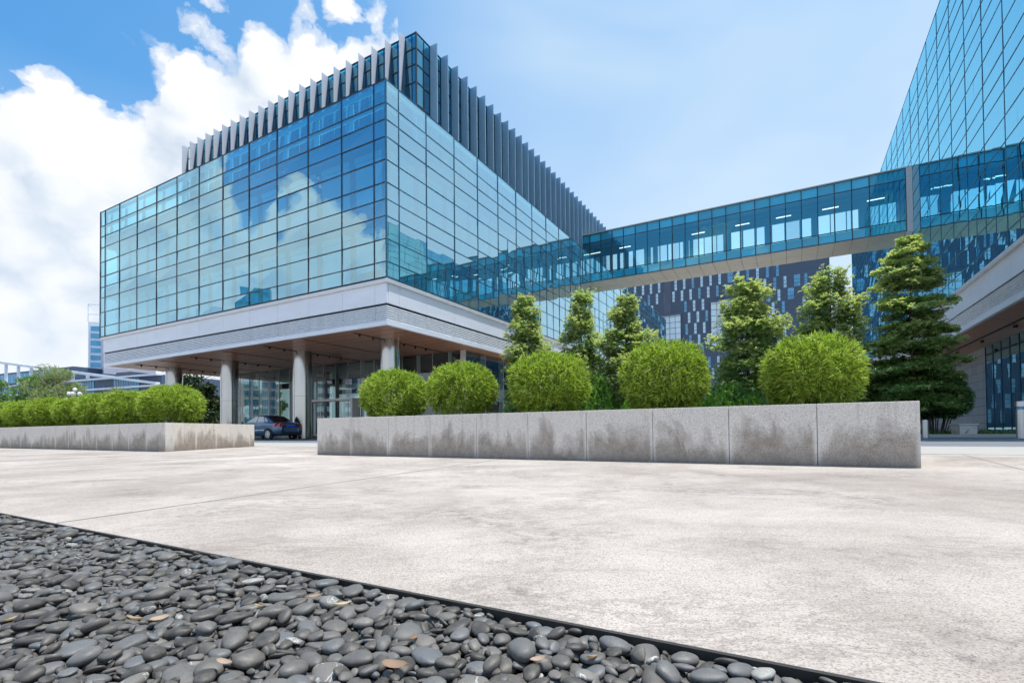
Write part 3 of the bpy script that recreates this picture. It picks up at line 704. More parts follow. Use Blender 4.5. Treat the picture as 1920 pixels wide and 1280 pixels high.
MB().add([(0,-.7,zl-.5),(LB,-.7,zr-.45),(LB,.7,zr-.45),(0,.7,zl-.5),(0,-.7,zl+.5),(LB,-.7,zr+.4),(LB,.7,zr+.4),(0,.7,zl+.5)],[(0,3,2,1),(4,5,6,7),(0,1,5,4),(1,2,6,5),(2,3,7,6),(3,0,4,7)]).build('roof_beam',M['far_white'],T)
for k in range(13):
    x=3+k*(LB-5)/12; zt=zl+(zr-zl)*x/LB-.45
    if zt>21.6: MB().box(x-.4,x+.4,-.4,.4,21.0,zt).build('roof_post',M['far_white'],T)
MB().box(2,LB*.52,4,20,20.5,27).build('upper_storey',M['far_wine'],T)
gw=MB(); x=3
while x<LB*.46: gw.box(x,x+2.3,3.75,3.98,22.4,26.2); x+=2.6
gw.build('window_band',M['far_glass_blue'],T)
MB().box(LB*.58,LB*.66,5,12,20.6,23.4).build('roof_hut',M['far_wine'],T)
MB().box(LB*.73,LB*.80,5,12,20.6,23.2).build('roof_hut',M['far_dark'],T)

# towers across the avenue, seen mirrored in the front glass
k=0
for az,dist,w,h,mn,lb in ((-81.6,190,12,44,'far_white','white concrete tower mirrored at the left end of the glass front'),(-84.3,170,10,48,'teal_tower','teal glass tower mirrored low in the glass front'),(-86.4,205,11,46,'far_white','narrow pale tower mirrored beside the teal one in the glass front'),(-88.2,165,13,37,'far_dark','dark slab block mirrored in the lowest panes of the glass front'),(-90.6,190,14,41,'teal_tower','broad blue green block mirrored right of the dark slab in the glass front')):
    a=math.radians(az); p=Vector((math.sin(a)*dist,math.cos(a)*dist,0))
    T=empty('city_tower',p,-a+.25,label=lb,cat='tower')
    MB().box(-w/2,w/2,0,w,0,h).build('wall',M[mn],T)
    wb=MB()
    for j in range(int(h/3.4)):
        for i in range(4): wb.box(-w/2+.6+i*w/4.1,-w/2+.6+i*w/4.1+w/5.6,-.15,-.02,1+j*3.4,1+j*3.4+1.9)
    wb.build('window_band',M['far_glass_blue' if mn!='far_dark' else 'far_white'],T)

# ================================================================== PLANTING
def leaves(P,Dv,Ln,Wd,up=(0,0,1)):
    """diamond leaves: base points, unit directions, lengths, widths -> verts, faces"""
    n=len(P); rnd=RNG.normal(size=(n,3)); Sd=np.cross(Dv,rnd); Sd/=np.linalg.norm(Sd,axis=1,keepdims=True)+1e-9
    V=np.empty((n,4,3)); Ln=Ln[:,None]; Wd=Wd[:,None]
    V[:,0]=P; V[:,1]=P+Dv*Ln*.42+Sd*Wd*.5; V[:,2]=P+Dv*Ln; V[:,3]=P+Dv*Ln*.42-Sd*Wd*.5
    V[:,2,2]-=Ln[:,0]*.12
    return V.reshape(-1,3),np.arange(n*4).reshape(n,4)
def unit(a): return a/(np.linalg.norm(a,axis=1,keepdims=True)+1e-9)
def lump(v,seed,k=3.0):
    r=np.random.default_rng(seed); o=0
    for i in range(5):
        w=r.normal(size=3)*k*(1+.6*i); o=o+np.sin(v@w+r.uniform(0,6.3))/(1+.6*i)
    return o/2.2
def bush_mesh(name,seed,Rr=.6,Ht=.95,shoots=2500):
    r=np.random.default_rng(seed)
    def prof(h): return np.where(h>.52,(np.clip(1-((h-.52)/.48)**2.5,0,1))**(1/2.2),.52+.48*np.sin(np.pi/2*np.clip(h/.52,0,1)))
    hs=np.linspace(0,1,400); pr=prof(hs); seg=np.sqrt(np.gradient(hs*Ht)**2+np.gradient(pr*Rr)**2)*(pr+.03); cdf=np.cumsum(seg); cdf/=cdf[-1]
    def pts(n,lo,hi):
        h=np.interp(r.uniform(0,1,n),cdf,hs); a=r.uniform(0,2*np.pi,n); rr=prof(h)*Rr
        dh=(prof(np.clip(h+.01,0,1))-prof(np.clip(h-.01,0,1)))*Rr/(.02*Ht)
        nn=unit(np.stack([np.cos(a),np.sin(a),-np.clip(dh,-6,6)],1)); dirv=np.stack([np.cos(a),np.sin(a),(h-.5)*1.5],1)
        q=r.uniform(lo,hi,n)*(1+.05*lump(dirv,seed)+.05*lump(dirv,seed+9,9.0))
        p=np.stack([np.cos(a)*rr*q,np.sin(a)*rr*q,Ht*(.5+(h-.5)*q)],1); return p,nn
    p1,n1=pts(shoots,.93,1.0); p2,n2=pts(int(shoots*.8),.55,.90); p3,n3=pts(240,1.0,1.07)
    p=np.concatenate([p1,p2,p3]); nn=np.concatenate([n1,n2,n3]); kp=(r.uniform(0,1,len(p))<np.clip(.30+p[:,2]/Ht*1.6,0,1))&(lump(p*np.array([1,1,1.2])/Rr,seed+4,4.5)> -.5+.9*np.clip(.45-p[:,2]/Ht,0,1)); p=p[kp]; nn=nn[kp]
    ax=unit(nn*.8+np.array([0,0,.35])+r.normal(size=p.shape)*.42)
    k=6; P=np.repeat(p,k,0)+r.normal(size=(len(p)*k,3))*.010; A=np.repeat(ax,k,0)
    Dv=unit(A+r.normal(size=P.shape)*.62)
    V,F=leaves(P,Dv,r.uniform(.05,.115,len(P)),r.uniform(.011,.0185,len(P)))
    return fast_mesh(name,V,F,M['bush_a'])
def stems(seed,n,Rr,Ht,mat,rad=.006):
    r=random.Random(seed); mb=MB()
    for i in range(n):
        a=r.uniform(0,6.3); b=a+r.uniform(-.5,.5); q=r.uniform(.1,.5)*Rr
        mb.tube([(math.cos(a)*q*.6,math.sin(a)*q*.6,-.06),(math.cos(a)*q,math.sin(a)*q,Ht*.35),(math.cos(b)*q*1.7,math.sin(b)*q*1.7,Ht*.75)],[rad*1.3,rad,rad*.6],5)
    return mb.mesh('stems',mat)
# planters -----------------------------------------------------------
HP=.633
PRt=block('granite_planter',13.8,-10.6,label='long speckled granite planter at the right, holding five large clipped bushes',cat='planter')
mb=MB()
for k in range(10):
    a=9.7+.829*k; mb.box(a+.0025,a+.8265,-12.08,-11.93,-.05,HP)
mb.build('granite_wall',M['planter_r'],PRt,bevel=.004)
MB().prism([(17.84,-11.928),(17.98,-11.928),(17.98,-9.2),(17.84,-9.2)],-.05,HP-.002).prism([(9.72,-11.928),(9.90,-11.928),(11.5,-9.35),(11.33,-9.35)],-.05,HP-.003).box(11.33,17.838,-9.345,-9.2,-.05,HP-.004).build('granite_wall',M['planter_r'],PRt)
MB().prism([(9.86,-11.93),(17.84,-11.93),(17.84,-9.35),(11.45,-9.35)],0,.57).build('soil',M['soil'],PRt)
PLt=block('granite_planter',0,-10.5,label='long speckled granite planter at the left, holding the row of smaller clipped bushes',cat='planter')
mb=MB()
for k in range(34):
    b=5.05-.8*k; mb.box(b-.7975,b-.0025-(.0 if k else .001),-12.23,-12.08,-.05,HP)
mb.build('granite_wall',M['planter_l'],PLt,bevel=.004)
s0=Vector((5.05,-12.23)); s1=Vector((3.26,-8.98)); dl=(s1-s0).length
o=bpy.data.objects.new('granite_wall',None)
mb=MB()
for k in range(3): mb.box(k*dl/3+.0025,(k+1)*dl/3-.0025,0.002,.15,-.05,HP)
me=mb.mesh('granite_wall',M['planter_l']); o=link('granite_wall',me,PLt,(s0.x,s0.y+10.5,0),math.atan2(s1.y-s0.y,s1.x-s0.x))
bv=o.modifiers.new('bevel','BEVEL'); bv.width=.004; bv.segments=2
MB().prism([(-22,-12.09),(4.9,-12.09),(3.2,-9.0),(-22,-9.0)],0,.57).build('soil',M['soil'],PLt)
# clipped bushes ------------------------------------------------------
BM=[bush_mesh('foliage',s) for s in (3,8,21)]; SM=[stems(s,16,.5,.8,M['bark']) for s in (1,2)]
def bush(i,x,y,z,sc,rot,label,group):
    b=empty('clipped_bush',LW(x,y,z),rot,label=label,cat='bush',group=group)
    link('foliage',BM[i%3],b,scale=sc); link('stems',SM[i%2],b,scale=sc); return b
rb=[((740,735),1.12,.93,'first and smallest clipped bush at the left end of the right planter'),((866,730),1.06,.95,'second clipped bush from the left end of the right planter, with bare shoots on top'),((1030,712),1.14,.98,'middle bush of the five in the right planter'),((1245,700),1.05,.99,'large bright clipped bush fourth in the right planter, just left of the biggest one'),((1522,690),1.03,.90,'biggest clipped bush nearest the right end of the right planter')]
for i,((px,py),w,h,lb) in enumerate(rb):
    q=on(px,py,1,-11.25); bush(i,q[0],-11.25,.565,(w/1.2,w/1.2,h*1.0),i*1.3,lb,'clipped bushes in the right planter')
names=['round clipped bush at the right corner of the left planter','clipped bush second from the corner of the left planter','clipped bush third from the corner of the left planter','clipped bush fourth from the corner of the left planter, a little lower','clipped bush fifth from the corner of the left planter','clipped bush sixth from the corner of the left planter','clipped bush seventh from the corner of the left planter','clipped bush cut by the left edge of the picture']
for i,px in enumerate((323,247,196,149,103,60,22,-8)):
    q=on(px,760,1,-11.3); wd=(1.36,1.3,1.26,1.2,1.3,1.3,1.3,1.3)[i]
    bush(i+1,q[0],-11.3,.565,(wd/1.2,wd/1.2,(1.03,1.0,1.0,.95,1.0,.98,1.0,1.0)[i]),i*.9,names[i],'clipped bushes in the left planter')
# bare shoots above the second bush
q=on(866,700,1,-11.25)
mb=MB()
for dx,dz in ((-.16,1.62),(.07,1.66)):
    mb.tube([(q[0]+dx,-11.25,1.3),(q[0]+dx+.01,-11.25,dz)],[.004,.003],5).tube([(q[0]+dx-.03,-11.25,dz-.02),(q[0]+dx+.035,-11.26,dz-.012)],[.003,.002],4)
o=mb.build('bare_shoot',M['feather'],None)
o.location=LW(0,0,0); o.rotation_euler=(0,0,TH); tag(o,'two bare straw coloured shoots rising above the second bush','shoot')
# grass tufts on the planter soil
n=1500; r=np.random.default_rng(4)
gx=np.concatenate([r.uniform(9.95,17.8,n),r.uniform(-8,4.8,900)]); gy=np.concatenate([r.uniform(-11.9,-11.4,n),r.uniform(-12.0,-11.5,900)])
cl=np.sin(gx*3.1)+np.sin(gx*7.7+1)>.2; gx,gy=gx[cl],gy[cl]
P=np.stack([C0[0]+EX[0]*gx+EY[0]*gy,C0[1]+EX[1]*gx+EY[1]*gy,np.full(len(gx),.57)],1)
Dv=unit(np.stack([r.normal(size=len(gx))*.45,r.normal(size=len(gx))*.45,np.ones(len(gx))],1))
V,F=leaves(P,Dv,r.uniform(.05,.17,len(P)),r.uniform(.003,.007,len(P)))
link('grass',fast_mesh('grass',V,F,M['grass']),kind='stuff',label='thin grass growing along the planter edges')

# layered street trees --------------------------------------------------
def tree_mesh(seed,h,R,z0,dens=1.0,ll=.115,extra=(),vj=.13):
    r=np.random.default_rng(seed); rosP=[]; rosY=[]; wood=MB()
    wood.tube([(0,0,-.1),(.02,.01,h*.3),(-.02,.02,h*.65),(.01,0,h*.97)],[.085,.07,.042,.010],8)
    nl=int((h-z0)/.25)
    br=[]
    for i in range(nl):
        z=z0+(h-.12-z0)*i/(nl-1); u=(h-z)/(h-z0)
        Lz=R*(u**.50)*(1-.30*max(0,u-.75)/.25)+.20
        nb=int(r.integers(5,8)) if u>.15 else 4
        a0=r.uniform(0,6.3); z+=r.normal()*.05
        for k in range(nb):
            if r.uniform()<.20: continue
            br.append((z+r.normal()*.11,a0+k*2*np.pi/nb+r.normal()*.25,Lz*r.choice([.5,.72,.9,1.0,1.15,1.36],p=[.16,.2,.22,.2,.14,.08]),u))
    for e in extra: br.append((e[0],e[1],e[2],.5))
    for z,a,ln,u in br:
        d=np.array([np.cos(a),np.sin(a),0]); s=np.array([-np.sin(a),np.cos(a),0]); rise=r.uniform(-.05,.42 if vj>.1 else .2)+.25*(1-u)
        bp=lambda t: np.array([0,0,z])+d*ln*t+np.array([0,0,1])*ln*(rise*t-.20*t*t)
        wood.tube([bp(0),bp(.5),bp(.95)],[.016,.010,.004],4)
        m=max(10,int((14+42*ln)*dens))
        for j in range(m):
            t=r.uniform(.22,1.03)**.8; w=(.13+.26*ln)*(1.15-.75*abs(t-.62))
            p=bp(min(t,1.03))+s*r.normal()*w*.62+np.array([0,0,1])*(r.normal()*vj+.03)
            rosP.append(p); rosY.append((t>.78)*.5+(1-u)*.55+r.uniform(-.35,.35)+ (p[2]-z)*.9)
    rosP=np.array(rosP); rosY=np.array(rosY)
    k=8; P=np.repeat(rosP,k,0); ang=np.tile(np.arange(k)*2*np.pi/k,len(rosP))+np.repeat(r.uniform(0,6,len(rosP)),k)
    tilt=r.normal(size=len(P))*.45+.18
    Dv=unit(np.stack([np.cos(ang),np.sin(ang),tilt],1)); L_=r.uniform(.7,1.15,len(P))*ll
    n=len(P); Sd=unit(np.stack([-np.sin(ang),np.cos(ang),r.normal(size=n)*.6],1)); Wd=L_*.44
    V=np.empty((n,4,3)); V[:,0]=P; V[:,1]=P+Dv*L_[:,None]*.6+Sd*Wd[:,None]*.5; V[:,2]=P+Dv*L_[:,None]; V[:,3]=P+Dv*L_[:,None]*.6-Sd*Wd[:,None]*.5
    V[:,2,2]-=L_*.15
    idx=np.repeat((rosY>.66).astype(int),k)
    return fast_mesh('crown',V.reshape(-1,3),np.arange(n*4).reshape(n,4),None,mats=[M['tree'],M['tree_young']],idx=idx), wood.mesh('trunk',M['bark'],True)
TM=[tree_mesh(5,6.6,1.30,1.6,1.4),tree_mesh(6,6.6,1.32,1.6,1.4),tree_mesh(17,6.6,1.42,1.6,1.4),tree_mesh(23,6.6,1.40,1.7,1.5),tree_mesh(44,6.6,1.36,1.6,1.2)]
TYY=6.6
tl=[((985,560),0,1.0,'slim layered tree rising at the corner of the glass block, left of the street trees'),((1089,553),1,.98,'layered tree in front of the side facade, left of its close neighbour'),((1172,562),2,.98,'layered tree in front of the side facade, right of its close neighbour'),((1400,537),3,1.08,'layered tree standing alone before the slate clad block'),((1556,515),4,1.04,'pale leaved layered tree behind the biggest clipped bush')]
for i,((px,py),k,ws,lb) in enumerate(tl):
    q=on(px,py,1,TYY); sc=q[2]/6.6
    t=empty('street_tree',LW(q[0],TYY,0),i*1.9+.4,label=lb,cat='tree',group='layered trees in the street bed')
    link('crown',TM[k][0],t,scale=(ws,ws,sc)); link('trunk',TM[k][1],t,scale=(ws,ws,sc))
q=on(1706,447,1,TYY); bt=tree_mesh(31,q[2],1.5,1.15,1.5,.125,vj=.06,extra=((3.6,2.2-TH+0,1.6),(5.0,2.9,1.5)))
t=empty('street_tree',LW(q[0],TYY,0),.6,label='tallest layered tree, dark green, at the right end of the street bed',cat='tree',group='layered trees in the street bed')
link('crown',bt[0],t); link('trunk',bt[1],t)
# long side branch of the tall tree is part of its crown ; broad leaved shrubs under the trees
def shrub_mesh(seed,R,H,n,ll,mat,wd=.26,droop=.35,lobes=7):
    r=np.random.default_rng(seed); ps=[]
    cen=np.array([[r.normal()*R*.42,r.normal()*R*.42,H*r.uniform(.35,.78)] for _ in range(lobes)]); rad=r.uniform(.38,.6,lobes)*R
    per=n//lobes
    for c,q in zip(cen,rad):
        v=unit(r.normal(size=(per,3))); p=c+v*(q*r.uniform(.72,1.04,(per,1)))*np.array([1,1,min(1.0,.8*H/R)]); ps.append(p[p[:,2]>.03])
    p=np.concatenate(ps); out=unit(p-np.array([0,0,H*.4])); k=5
    P=np.repeat(p,k,0); A=np.repeat(out,k,0); Dv=unit(A*.6+r.normal(size=P.shape)*.6+np.array([0,0,-droop+.25]))
    V,F=leaves(P,Dv,r.uniform(.7,1.2,len(P))*ll,r.uniform(.8,1.1,len(P))*ll*wd); return fast_mesh('foliage',V,F,mat)
dk=shrub_mesh(2,1.3,2.7,3600,.19,M['shrub'],.24); q=on(1752,800,1,8.3)
sh=empty('broadleaf_shrub',LW(q[0],8.3,.1),.3,label='big dark broadleaf shrub beside the short bollard at the granite wall',cat='shrub'); link('foliage',dk,sh,scale=(1.02,1.02,1.0)); link('stems',stems(9,14,1.3,2.2,M['bark'],.02),sh)
lw=[shrub_mesh(12,1.0,1.0,2000,.10,M['lowshrub'],.34),shrub_mesh(13,1.0,1.0,2000,.11,M['shrub'],.30)]
st_=stems(4,9,.9,.8,M['bark'],.012)
for i,(px,py,w,k,y,lb) in enumerate(((1128,724,44,0,5.95,'bright low shrub under the two close trees'),(1200,742,40,0,5.9,'low shrub just left of the fourth clipped bush'),(1322,736,46,0,5.95,'low shrub between the two largest clipped bushes, left one'),(1392,738,50,0,5.9,'broad low shrub at the foot of the tree before the slate block'),(1440,742,40,1,6.0,'low shrub at the left shoulder of the biggest clipped bush'),(1060,742,45,0,8,'low shrub left of the two close trees'),(985,735,50,1,8.2,'dark low shrub under the slim corner tree'),(1620,712,60,1,8.4,'dark shrub behind the right shoulder of the biggest bush'),(1672,702,55,1,9.0,'dark shrub behind the trunk of the tallest tree'),(1545,720,60,1,9,'dark shrub hidden behind the biggest clipped bush'),(1275,725,45,1,9,'dark shrub behind the fourth clipped bush'))):
    q=on(px,py,1,y); wd=w/936*LW(q[0],y).y
    o=empty('low_shrub',LW(q[0],y,.05),i*1.1,label=lb,cat='shrub',group='low shrubs in the street bed'); link('foliage',lw[k],o,scale=(wd,wd,q[2])); link('stems',st_,o,scale=(wd,wd,q[2]))
bed=block('planting_bed',13,8,label='kerbed planting bed under the street trees between the two glass buildings',cat='planting bed')
MB().box(2.2,24.6,5.3,5.45,-.09,.10).box(2.2,2.35,5.451,11.3,-.09,.099).box(2.2,24.6,11.3,11.45,-.09,.10).build('kerb',M['border'],bed,bevel=.01)
MB().box(2.35,24.6,5.45,11.3,-.09,.06).build('soil',M['soil'],bed)
n=5200; gx=r.uniform(2.5,27.5,n); gy=r.uniform(5.6,10.9,n)
P=np.stack([C0[0]+EX[0]*gx+EY[0]*gy,C0[1]+EX[1]*gx+EY[1]*gy,np.full(n,.06)],1); Dv=unit(np.stack([r.normal(size=n)*.6,r.normal(size=n)*.6,np.ones(n)],1))
V,F=leaves(P,Dv,r.uniform(.10,.32,n),r.uniform(.02,.05,n)); link('ground_cover',fast_mesh('ground_cover',V,F,M['shrub']),kind='stuff',label='leafy ground cover in the street bed')

# trees far left and behind the columns ---------------------------------
def far_tree(px,pyt,Z,R,mat,seed,label,name='broadleaf_tree',n=2600,ll=.26,bare=False,trunk=None,zlow=.25):
    p=atZ(px,pyt,Z); h=p.z; t=empty(name,(p.x,p.y,0),seed*.7,label=label,cat='tree')
    r=np.random.default_rng(seed); ps=[]
    nb=16
    for i in range(nb):
        u=r.uniform(zlow,1); rr=R*math.sin(math.pi*min(1,max(.12,(u-zlow+.12)/(1.1-zlow+.12))))**.7
        a=r.uniform(0,6.3); q=r.uniform(.25,.85)*rr; c=np.array([math.cos(a)*q,math.sin(a)*q,u*h*.9]); s=R*r.uniform(.28,.45)
        v=unit(r.normal(size=(n//nb,3))); ps.append(c+v*s*r.uniform(.55,1.05,(n//nb,1))*np.array([1,1,.75]))
    P=np.concatenate(ps); P=np.repeat(P,3,0); Dv=unit(r.normal(size=P.shape)+np.array([0,0,.15]))
    V,F=leaves(P,Dv,r.uniform(.6,1.2,len(P))*ll,r.uniform(.8,1.2,len(P))*ll*(.45 if not bare else .22))
    link('crown',fast_mesh('crown',V,F,mat),t)
    mb=MB().tube([(0,0,-.1),(.05,0,h*.45),(0,.05,h*.97)],[h*.022,h*.014,h*.003],7)
    for i in range(12 if bare else 8):
        a=r.uniform(0,6.3); u=r.uniform(.3,.75); e=R*r.uniform(.6,1.0)
        mb.tube([(0,0,u*h),(math.cos(a)*e*.5,math.sin(a)*e*.5,u*h+e*.35),(math.cos(a)*e,math.sin(a)*e,u*h+e*(.9 if bare else .55))],[h*.008,h*.005,h*.0015],5)
    mb.build('trunk',trunk or M['bark'],t); return t
far_tree(60,700,60,3.1,M['fargreen'],3,'green broadleaf tree in front of the low white banded building',n=3000,ll=.34)
far_tree(104,684,55,2.8,M['feather'],4,'feathery half bare tree right of the green broadleaf tree',bare=True,n=3600,ll=.30,trunk=M['twig'],zlow=.3)
far_tree(-6,705,55,1.6,M['fargreen'],7,'green tree cut by the left edge of the picture',n=1500,ll=.3)
far_tree(218,713,70,1.7,M['feather'],9,'small feathery tree below the banded tower',bare=True,n=700,ll=.34,trunk=M['twig'],zlow=.45)
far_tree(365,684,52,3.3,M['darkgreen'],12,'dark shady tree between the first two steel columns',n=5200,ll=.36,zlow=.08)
far_tree(455,705,60,2.4,M['fargreen'],15,'green tree seen through the lobby glass right of the second column',n=2600,ll=.34,zlow=.1)
far_tree(505,725,62,2.2,M['fargreen'],16,'round green tree seen through the lobby glass behind the car',n=2600,ll=.34,zlow=.1)

# ================================================================== CAR, STREET FURNITURE
def car():
    wp=atZ(506,823.2,29.2); th=TH+PI
    ca,sa=math.cos(th),math.sin(th); ox,oy=-1.33,.74
    org=(wp.x-(ca*ox-sa*oy),wp.y-(sa*ox+ca*oy),-.012)
    T=empty('parked_car',org,th,label='dark slate blue saloon car with a blue number plate parked by a steel column',cat='car')
    st=[(-2.21,.60,.40,.56,.74,.80),(-2.17,.74,.30,.56,.82,.93),(-2.08,.81,.25,.56,.87,1.0),(-1.85,.85,.22,.56,.91,1.035),(-1.3,.865,.20,.57,.93,1.03),(-.6,.87,.19,.57,.935,1.0),(.2,.87,.19,.57,.925,.98),(.95,.865,.19,.57,.905,.97),(1.45,.855,.20,.56,.86,.93),(1.9,.82,.22,.54,.76,.83),(2.16,.72,.27,.50,.66,.71),(2.25,.5,.34,.46,.56,.58)]
    vs=[];fs=[]
    for x,hw,zb,zm,zbl,zt in st:
        half=[(0,zb),(hw*.82,zb),(hw*.97,zb+.10),(hw,zm),(hw*.975,zbl),(hw*.84,zt-.015),(hw*.4,zt+.012),(0,zt+.018)]
        ring=half+[(-y,z) for y,z in half[-2:0:-1]]; vs+= [(x,y,z) for y,z in ring]
    n=14
    for i in range(len(st)-1):
        for k in range(n): fs.append((i*n+k,i*n+(k+1)%n,(i+1)*n+(k+1)%n,(i+1)*n+k))
    fs+= [tuple(range(n)),tuple((len(st)-1)*n+k for k in range(n-1,-1,-1))]
    body=MB().add(vs,fs).build('body',M['car_paint'],T,smooth=True); m=body.modifiers.new('s','SUBSURF'); m.levels=m.render_levels=2
    cab=[(.94,-1.78,1.20,.80),(1.02,-1.62,1.02,.775),(1.2,-1.24,.66,.705),(1.36,-.90,.28,.625),(1.44,-.62,.02,.54),(1.462,-.45,-.12,.40)]
    vs=[];fs=[]
    for z,xr,xf,hw in cab:
        ring=[(xr,0),(xr+.01,hw*.7),(xr+.09,hw*.95),(xr+(xf-xr)*.35,hw),(xr+(xf-xr)*.7,hw*.985),(xf-.10,hw*.93),(xf-.02,hw*.65),(xf,0)]
        ring=ring+[(x,-y) for x,y in ring[-2:0:-1]]; vs+=[(x,y,z) for x,y in ring]
    n=14
    for i in range(len(cab)-1):
        for k in range(n): fs.append((i*n+k,(i+1)*n+k,(i+1)*n+(k+1)%n,i*n+(k+1)%n))
    fs.append(tuple((len(cab)-1)*n+k for k in range(n-1,-1,-1)))
    rf=MB().add(vs,fs).build('roof',M['car_paint'],T,smooth=True); m=rf.modifiers.new('s','SUBSURF'); m.levels=m.render_levels=2
    hwz=lambda z: np.interp(z,[.94,1.02,1.2,1.36,1.44],[.80,.775,.705,.625,.54])
    for s in (1,-1):
        def sq(name,pts,mat,off=.014):
            q=[(x,s*(hwz(z)+off),z) for x,z in pts]; q2=[(x,s*(hwz(z)+off-.012),z) for x,z in pts]
            if s<0: q=q[::-1]; q2=q2[::-1]
            k=len(q); return MB().add(q+q2,[tuple(range(k-1,-1,-1))]+[(i,(i+1)%k,k+(i+1)%k,k+i) for i in range(k)]).build(name,mat,T)
        sq('side_window',[(.78,1.03),(.66,1.12),(.20,1.345),(-.10,1.375),(-.13,1.03)],M['car_side_glass'])
        sq('side_window',[(-.20,1.03),(-.17,1.375),(-.62,1.36),(-.92,1.04)],M['car_side_glass'])
        sq('side_window',[(-.98,1.05),(-.74,1.30),(-1.0,1.22),(-1.22,1.06)],M['car_side_glass'])
        MB().box(-.15,-.148,s*.868-.002,s*.868+.004,.25,.93).box(-1.02,-1.018,s*.868-.002,s*.868+.004,.5,.93).build('door_seam',M['black'],T)
        MB().box(-.98,1.0,s*.872-.008,s*.872+.008,.545,.575).build('side_trim',M['chrome'],T)
        MB().box(-.86,-.68,s*.868-.012,s*.868+.014,.80,.835).box(.10,.28,s*.866-.012,s*.866+.014,.79,.825).build('door_handle',M['car_paint'],T)
        MB().add([(-2.19,s*.42,.74),(-2.19,s*.70,.72),(-1.93,s*.868,.74),(-1.86,s*.868,.90),(-2.02,s*.845,.955),(-2.165,s*.70,.955),(-2.20,s*.5,.94)] + [(-1.9,s*.5,.84)],
            [(0,1,5,6),(1,2,3,4,5),(0,6,7),(6,5,7),(5,4,7),(4,3,7),(3,2,7),(2,1,7),(1,0,7)]).build('tail_light',M['red_lens'],T)
        MB().box(1.0,1.16,s*.93-.07,s*.93+.07,.93,1.07).build('door_mirror',M['car_paint'],T,bevel=.03)
    # rear window, plate, trim
    w=[(z,np.interp(z,[.94,1.02,1.2,1.36,1.44],[-1.78,-1.62,-1.24,-.90,-.62])-.02,hwz(z)*.84) for z in (1.03,1.12,1.22,1.32,1.38)]
    vs=[(x,-h,z) for z,x,h in w]+[(x-.015,0,z+.012) for z,x,h in w]+[(x,h,z) for z,x,h in w]; fs=[]
    for i in range(4):
        for c in (0,5): fs.append((c+i,c+i+1,c+5+i+1,c+5+i))
    MB().add(vs,fs).build('rear_window',M['car_glass'],T,smooth=True)
    MB().box(-2.235,-2.20,-.24,.24,.70,.83).build('number_plate',M['plate_blue'],T,bevel=.006)
    MB().box(-2.215,-2.19,-.34,.34,.845,.865).build('boot_trim',M['chrome'],T)
    MB().box(-2.225,-2.16,-.70,.70,.28,.36).build('bumper_insert',M['black'],T)
    MB().box(-2.20,-2.17,-.42,.42,.84,.85).build('boot_seam',M['black'],T)
    for x in (-1.33,1.32):
        for s in (1,-1):
            y=s*.775
            MB().tube([(x,y-s*.02,.31),(x,s*.872,.31)],[.37,.37],28).build('wheel_arch',M['black'],T)
            def ringy(r0,r1,y0,y1,n=28):
                mb=MB(); vs=[]
                for (r,yy) in ((r0,y0),(r1,y0),(r1,y1),(r0,y1)): vs+=[(x+r*math.cos(2*PI*k/n),yy,.31+r*math.sin(2*PI*k/n)) for k in range(n)]
                fs=[]
                for q in range(4):
                    for k in range(n): fs.append((q*n+k,q*n+(k+1)%n,((q+1)%4)*n+(k+1)%n,((q+1)%4)*n+k))
                return mb.add(vs,fs)
            wh=ringy(.20,.31,s*.70,s*.892).build('wheel',M['black'],T,bevel=.015)
            rim=ringy(.165,.205,s*.74,s*.894)
            for k in range(7):
                a=2*PI*k/7; c,si=math.cos(a),math.sin(a); t=(-si*.022,c*.022)
                p0=(x+c*.03,.31+si*.03); p1=(x+c*.18,.31+si*.18)
                rim.add([(p0[0]+t[0],s*.885,p0[1]+t[1]),(p0[0]-t[0],s*.885,p0[1]-t[1]),(p1[0]-t[0]*1.3,s*.89,p1[1]-t[1]*1.3),(p1[0]+t[0]*1.3,s*.89,p1[1]+t[1]*1.3),
                         (p0[0]+t[0],s*.85,p0[1]+t[1]),(p0[0]-t[0],s*.85,p0[1]-t[1]),(p1[0]-t[0]*1.3,s*.85,p1[1]-t[1]*1.3),(p1[0]+t[0]*1.3,s*.85,p1[1]+t[1]*1.3)],[(0,1,2,3),(7,6,5,4),(0,4,5,1),(1,5,6,2),(2,6,7,3),(3,7,4,0)])
            rim.tube([(x,s*.84,.31),(x,s*.896,.31)],[.05,.045],14).build('rim',M['chrome'],wh)
car()
# bollards
q=on(1735,820,1,4.6)
t=empty('bollard',LW(q[0],4.6,-.012),0,label='short plain steel bollard at the right end of the planter wall',cat='bollard')
c=MB().cyl(0,0,0,.62,.10,32).cyl(0,0,.62,.635,.10,32,.09); c.build('post',M['bollard'],t)
q=on(1914,800,1,3.6)
t=empty('bollard',LW(q[0],3.6,-.012),0,label='tall steel bollard light with a dark glass band, cut by the right edge',cat='bollard')
MB().cyl(0,0,0,.90,.11,32).cyl(0,0,1.0,1.16,.125,32).build('post',M['bollard'],t); MB().cyl(0,0,.90,1.0,.095,32).build('lamp_band',M['far_glass_blue'],t)
q=on(1803,806,1,6.2)
o=MB().box(-.27,.27,-.25,.25,0,.36).box(-.31,.31,-.29,.29,.36,.41).build('concrete_block',M['concrete_block'],None,bevel=.012); o.location=LW(q[0],5.9,.06); o.rotation_euler=(0,0,TH+.3)
tag(o,'pale square concrete block in the bed beside the dark shrub','block')
